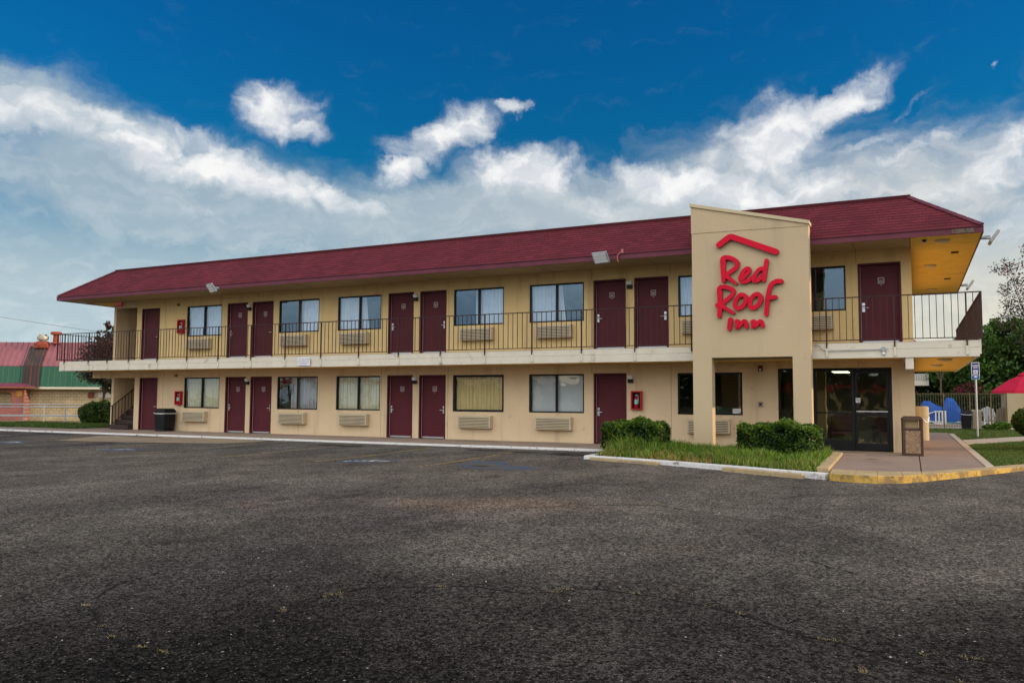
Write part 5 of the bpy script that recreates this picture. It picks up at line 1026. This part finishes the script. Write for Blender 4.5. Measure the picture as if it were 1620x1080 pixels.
def ribs(mb,x0,x1,p0,p1,step=.42):      # ribbed metal sheet between lower (y,z) p0 and upper p1
    mb.quad((x0,p0[0],p0[1]),(x1,p0[0],p0[1]),(x1,p1[0],p1[1]),(x0,p1[0],p1[1])); d=Vector((p1[0]-p0[0],p1[1]-p0[1])).normalized(); nn=Vector((-d.y,d.x)); x=x0+step/2
    while x<x1-.05:
        a=[(x-.035,p0[0],p0[1]),(x+.035,p0[0],p0[1]),(x+.035,p1[0],p1[1]),(x-.035,p1[0],p1[1])]; bq=[(v[0]*1.+(.015 if i in(0,3) else -.015),v[1]+nn.x*.05,v[2]+nn.y*.05) for i,v in enumerate(a)]
        mb.add(a+bq,[(4,5,6,7),(0,4,7,3),(1,2,6,5),(0,1,5,4)]); x+=step
mb=MB(); ribs(mb,-14,9.,(-.5,2.50),(-.35,4.02)); mb.build('green_roof_band',GNM,NB)
mb=MB(); ribs(mb,-14,9.,(-.36,4.04),(.55,5.85)); mb.quad((-14,.55,5.85),(9,.55,5.85),(9,9,3.),(-14,9,3.)); mb.build('pink_roof',PKM,NB)
mb=MB(); ribs(mb,-.56,.74,(-.57,2.50),(-.42,4.06),.26); ribs(mb,-.56,.74,(-.43,4.06),(.32,5.52),.26); mb.build('soot_streaked_roofing',SOOT,NB)
mb=MB(); mb.box(-.2,9.1,-.62,-.50,2.36,2.52); mb.build('gutter',mat('pale gutter',(.62,.56,.44),.6),NB,bevel=.02)
mb=MB(); mb.box(6.4,7.3,-.12,-.001,0,2.3); mb.build('pilaster',mat('cream brick',(.52,.44,.32),.9),NB)
for x,w,c in ((4.1,.42,(.16,.04,.03)),(4.85,.4,(.45,.42,.34)),(5.4,.45,(.48,.46,.42))): mb=MB(); mb.box(x,x+w,-.1,-.001,1.75,2.15); mb.build('meter_box',mat('meter',c,.6),NB,bevel=.01)
# vents
t=thing('roof_exhaust_fan','silver mushroom exhaust fan on rusty red base on the pink roof','exhaust fan',(-60.0,15.7,5.15),YW); t.scale=(.5,.5,.52); RST=mat('rusty red metal',(.28,.06,.035),.7,var=(3,.2))
mb=MB(); mb.add([(-.95,-.6,-.45),(.95,-.6,-.45),(.95,.7,-.45),(-.95,.7,-.45),(-.95,-.6,.15),(.95,-.6,.15),(.95,.7,.15),(-.95,.7,.15),(-.6,-.4,.5),(.6,-.4,.5),(.6,.4,.5),(-.6,.4,.5)],[(0,3,2,1),(0,1,5,4),(1,2,6,5),(2,3,7,6),(3,0,4,7),(4,5,9,8),(5,6,10,9),(6,7,11,10),(7,4,8,11),(8,9,10,11)]); mb.cyl((-.2,-.6,.0),(-.2,-.72,-.0),.2,12); mb.build('curb_base',RST,t)
mb=MB(); mb.lathe([(.42,.5),(.5,.62),(.72,.70),(.78,.95),(.78,1.2),(.55,1.28),(.55,1.45),(.5,1.5)],(0,0,0),22); mb.build('fan_hood',mat('galvanised metal',(.45,.43,.38),.45,metal=.4,var=(4,.1)),t,smooth=False)
t=thing('roof_vent_pipe','rusty red capped vent pipe beside the silver fan on pink roof','vent pipe',(-59.2,16.2,5.3),YW); t.scale=(.58,.58,.58); mb=MB(); mb.lathe([(.5,-.1),(.38,.1),(.34,1.0),(.36,1.02)],(0,0,0),18); mb.build('pipe',RST,t); mb=MB(); mb.lathe([(.4,1.021),(.66,1.07),(.68,1.28),(.55,1.42),(.5,1.43)],(0,0,0),18); mb.build('pipe_cap',RST,t)
# brick patio kiosk at far left
t=thing('brick_patio_kiosk','pink brick patio hut with arched opening and purple metal roof','building',(-61.2,14.0,-.5),YW)
def kx(u): return u
poly=[]; 
mb=MB(); mb.box(-6.5,1.25,0,.3,-.2,1.15); mb.box(.35,1.25,0,.3,1.151,2.45); mb.box(-6.5,.349,0,.3,2.15,2.45)
arc=[(.35,1.9),(.30,2.02),(.16,2.11),(-.05,2.149),(.349,2.149)]; mb.prism([(x_,z_) for x_,z_ in arc][::-1],0.002,.298); mb.box(1.02,1.25,.301,2.5,-.2,2.45); mb.build('brick_wall',PBR,t)
mb=MB(); mb.box(-6.5,1.2,2.5,2.6,-.2,2.45); mb.box(-1.4,-1.2,1.2,1.4,-.2,2.3,1); mb.build('inner_wall',[mat('dark interior',(.03,.025,.02),.9),WOOD],t)
mb=MB(); OR=mat('orange painted trim',(.30,.12,.05),.7); mb.box(-6.5,-.05,-.02,-.001,2.15,2.22); 
for a,b in zip(arc[:4],arc[1:4]): mb.prism([a,(a[0]+.07,a[1]+.03),(b[0]+.05,b[1]+.07),b],-.02,-.001)
mb.box(.35,.42,-.02,-.001,1.15,1.9); mb.box(1.16,1.25,-.02,-.001,1.1,2.3); mb.build('arch_trim',OR,t)
mb=MB(); mb.lathe([(.26,-.04),(.26,.0),(.1,.02)],(0,0,0),14); mb.v=[(v[0],-v[2],v[1]) for v in mb.v]; mb.v=[(v[0]+.82,v[1]-.02,v[2]+2.02) for v in mb.v]; mb.build('round_plaque',mat('orange plaque',(.40,.20,.04),.6,var=(8,.4)),t)
mb=MB(); PUR=mat('purple metal roof',(.20,.05,.085),.5,var=(2,.1)); mb.add([(-7,-.5,2.5),(2.3,-.5,2.5),(2.3,3,2.5),(-7,3,2.5),(-1.6,1.3,3.3),(-5,1.3,3.3)],[(0,1,4,5),(1,2,4),(2,3,5,4),(3,0,5),(0,3,2,1)])
for i in range(20): x=-6.6+i*.45; f_=min(1,max(.05,(2.3-x)/3.9)); mb.add([(x-.03,-.5,2.53),(x+.03,-.5,2.53),(x+.03-.0*f_,-.5+1.8*f_,2.55+.8*f_),(x-.03,-.5+1.8*f_,2.55+.8*f_)],[(0,1,2,3)])
mb.build('roof',PUR,t); mb=MB(); mb.box(-7,2.3,-.54,-.50,2.42,2.5); mb.build('eave_trim',OR,t)
# pipe fence
t=thing('pipe_fence','grey two-rail pipe fence between motel and restaurant','fence',(-44.7,4.9,-.1),YW); 
for z_ in (.86,.42): mb=MB(); mb.cyl((-8,0,z_),(5.,0,z_),.028,8); mb.build('fence_rail',GREYM,t)
for x in (-6.6,-4.8,-2.6,-.32,1.9,4.1): mb=MB(); mb.cyl((x,0,-.2),(x,0,.88),.032,8); mb.build('fence_post',GREYM,t)
t2=thing('pipe_fence_back','second grey pipe fence a little behind the first','fence',(-47.5,6.9,-.2),YW)
for z_ in (1.08,.40): mb=MB(); mb.cyl((-8,0,z_),(5.,0,z_),.028,8); mb.build('fence_rail',GREYM,t2)
for x in (-5,-2.2,.65,3.3): mb=MB(); mb.cyl((x,0,-.2),(x,0,1.1),.032,8); mb.build('fence_post',GREYM,t2)
t2.name='pipe_fence'
mb=MB(); mb.box(-75,-36,3.6,40,-.6,-.42); struct(mb.build('restaurant_yard',mat('yard earth',(.17,.13,.07),.95,var=((.8,.25),(6,.2)),stain=(.6,.55,(.07,.10,.03),.7))))
mb=MB(); mb.add([(-48,2.2,-.01),(-36.5,3.0,-.01),(-36,3.61,-.05),(-36,5.5,-.41),(-48,5.5,-.41),(-70,-3,-.41),(-60,-3,-.02)],[(0,1,2,3,4),(6,0,4,5)]); struct(mb.build('bank',mat('reddish bank soil',(.16,.075,.055),.95,var=(2,.25))))
# bushes and crepe myrtle left
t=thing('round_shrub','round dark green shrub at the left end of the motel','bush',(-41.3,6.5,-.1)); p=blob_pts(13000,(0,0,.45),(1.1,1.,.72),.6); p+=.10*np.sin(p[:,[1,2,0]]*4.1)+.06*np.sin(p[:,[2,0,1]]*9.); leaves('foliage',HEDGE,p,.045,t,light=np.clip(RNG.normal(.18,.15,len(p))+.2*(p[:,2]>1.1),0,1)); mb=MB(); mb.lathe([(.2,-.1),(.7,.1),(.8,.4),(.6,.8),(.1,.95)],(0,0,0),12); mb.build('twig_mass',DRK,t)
t=thing('bright_shrub','bright yellow-green shrub behind the round dark one','bush',(-41.5,8.0,-.1)); p=np.concatenate([blob_pts(4500,(.3,0,1.35),(.75,.7,.65),.6),blob_pts(2000,(.7,0,.9),(.7,.6,.6),.6)]); leaves('foliage',LITE,p,.06,t); mb=MB(); mb.cyl((0,0,0),(0,0,1.),.05); mb.build('stem',BARK,t)
tree('dark crepe myrtle with red blossoms behind the left balcony',-42.5,7.6,.35,[(0,0,3.0,1.4,1.3,1.0),(.8,0,3.5,1.0,.9,.8),(-.7,0,3.6,.45,.4,.45),(-.45,0,4.3,.26,.25,.40),(.25,0,4.75,.22,.2,.45),(.1,0,4.0,.5,.5,.5),(.65,0,4.55,.32,.3,.50),(1.2,0,4.4,.35,.3,.35),(-.3,0,2.2,.9,.8,.55),(1.,0,2.3,.9,.8,.6),(.9,0,1.5,.6,.5,.35)],MYR,.07,2600,.07,flower=.05,sr=.6,name='crepe_myrtle')
tree('far small green tree peeking above the pink roof',-72.5,29.,-.5,[(0,0,6.3,1.3,1.2,.75),(-5.,0,6.1,.8,.8,.45)],LITE,.11,260,.15)
# wire
mb=MB(); a=Vector((-61.5,9.2,7.35)); b=Vector((-34,22,3.5)); pts=[a.lerp(b,i/20)-Vector((0,0,math.sin(math.pi*i/20)*.25)) for i in range(21)]; mb.tube(pts,.017,5); tag(mb.build('utility_wire',mat('wire grey',(.25,.27,.29),.6)),'thin sagging utility wire above the pink roof at left','wire')
# ------------------------------------------------------------------ across the street (seen only mirrored in the glass)
t=thing('street_side_shop','low cream shop with red flat roof across the street behind the viewer','building',(-9,-84,-.4)); mb=MB(); mb.box(-6,6,0,-8,-.2,3.); mb.build('wall',TAN,t); mb=MB(); mb.box(-7,7,1.2,-9,3.01,3.45); mb.build('roof',REDP,t)
for x in (-4,-1,2): mb=MB(); mb.box(x,x+2,.02,.001,.4,2.6); mb.build('window',BLK,t)
t=thing('filling_station_canopy','long cream canopy with red stripe across the street behind the viewer','building',(-78,-86,-.4)); mb=MB(); mb.box(-30,30,0,-10,4.2,5.4); mb.build('roof',mat('cream canopy',(.75,.68,.52),.6),t); mb=MB(); mb.box(-30.02,30.02,.02,.01,4.8,5.15); mb.build('stripe',REDP,t)
for x in (-24,-8,8,24): mb=MB(); mb.box(x-.3,x+.3,-5.3,-4.7,0,4.2); mb.build('column',TAN,t)
mb=MB(); mb.box(-200,200,-74,-64,-.55,-.40); struct(mb.build('road',mat('street asphalt',(.06,.06,.06),.9,var=(1,.2))))
mb=MB(); mb.box(-200,200,-63.9,-60.1,-.55,-.36); struct(mb.build('verge',LAWNM))
pts=np.concatenate([blob_pts(2600,(x+random.uniform(-2,2),-97+random.uniform(-4,4),random.uniform(2.2,4.6)),(6,3.,random.uniform(3.2,5.2)),.3) for x in range(-75,70,7)])
struct(leaves('tree_line',TREED,pts,.42,light=RNG.uniform(0,1,len(pts))),'stuff')
SC.render.engine='CYCLES'
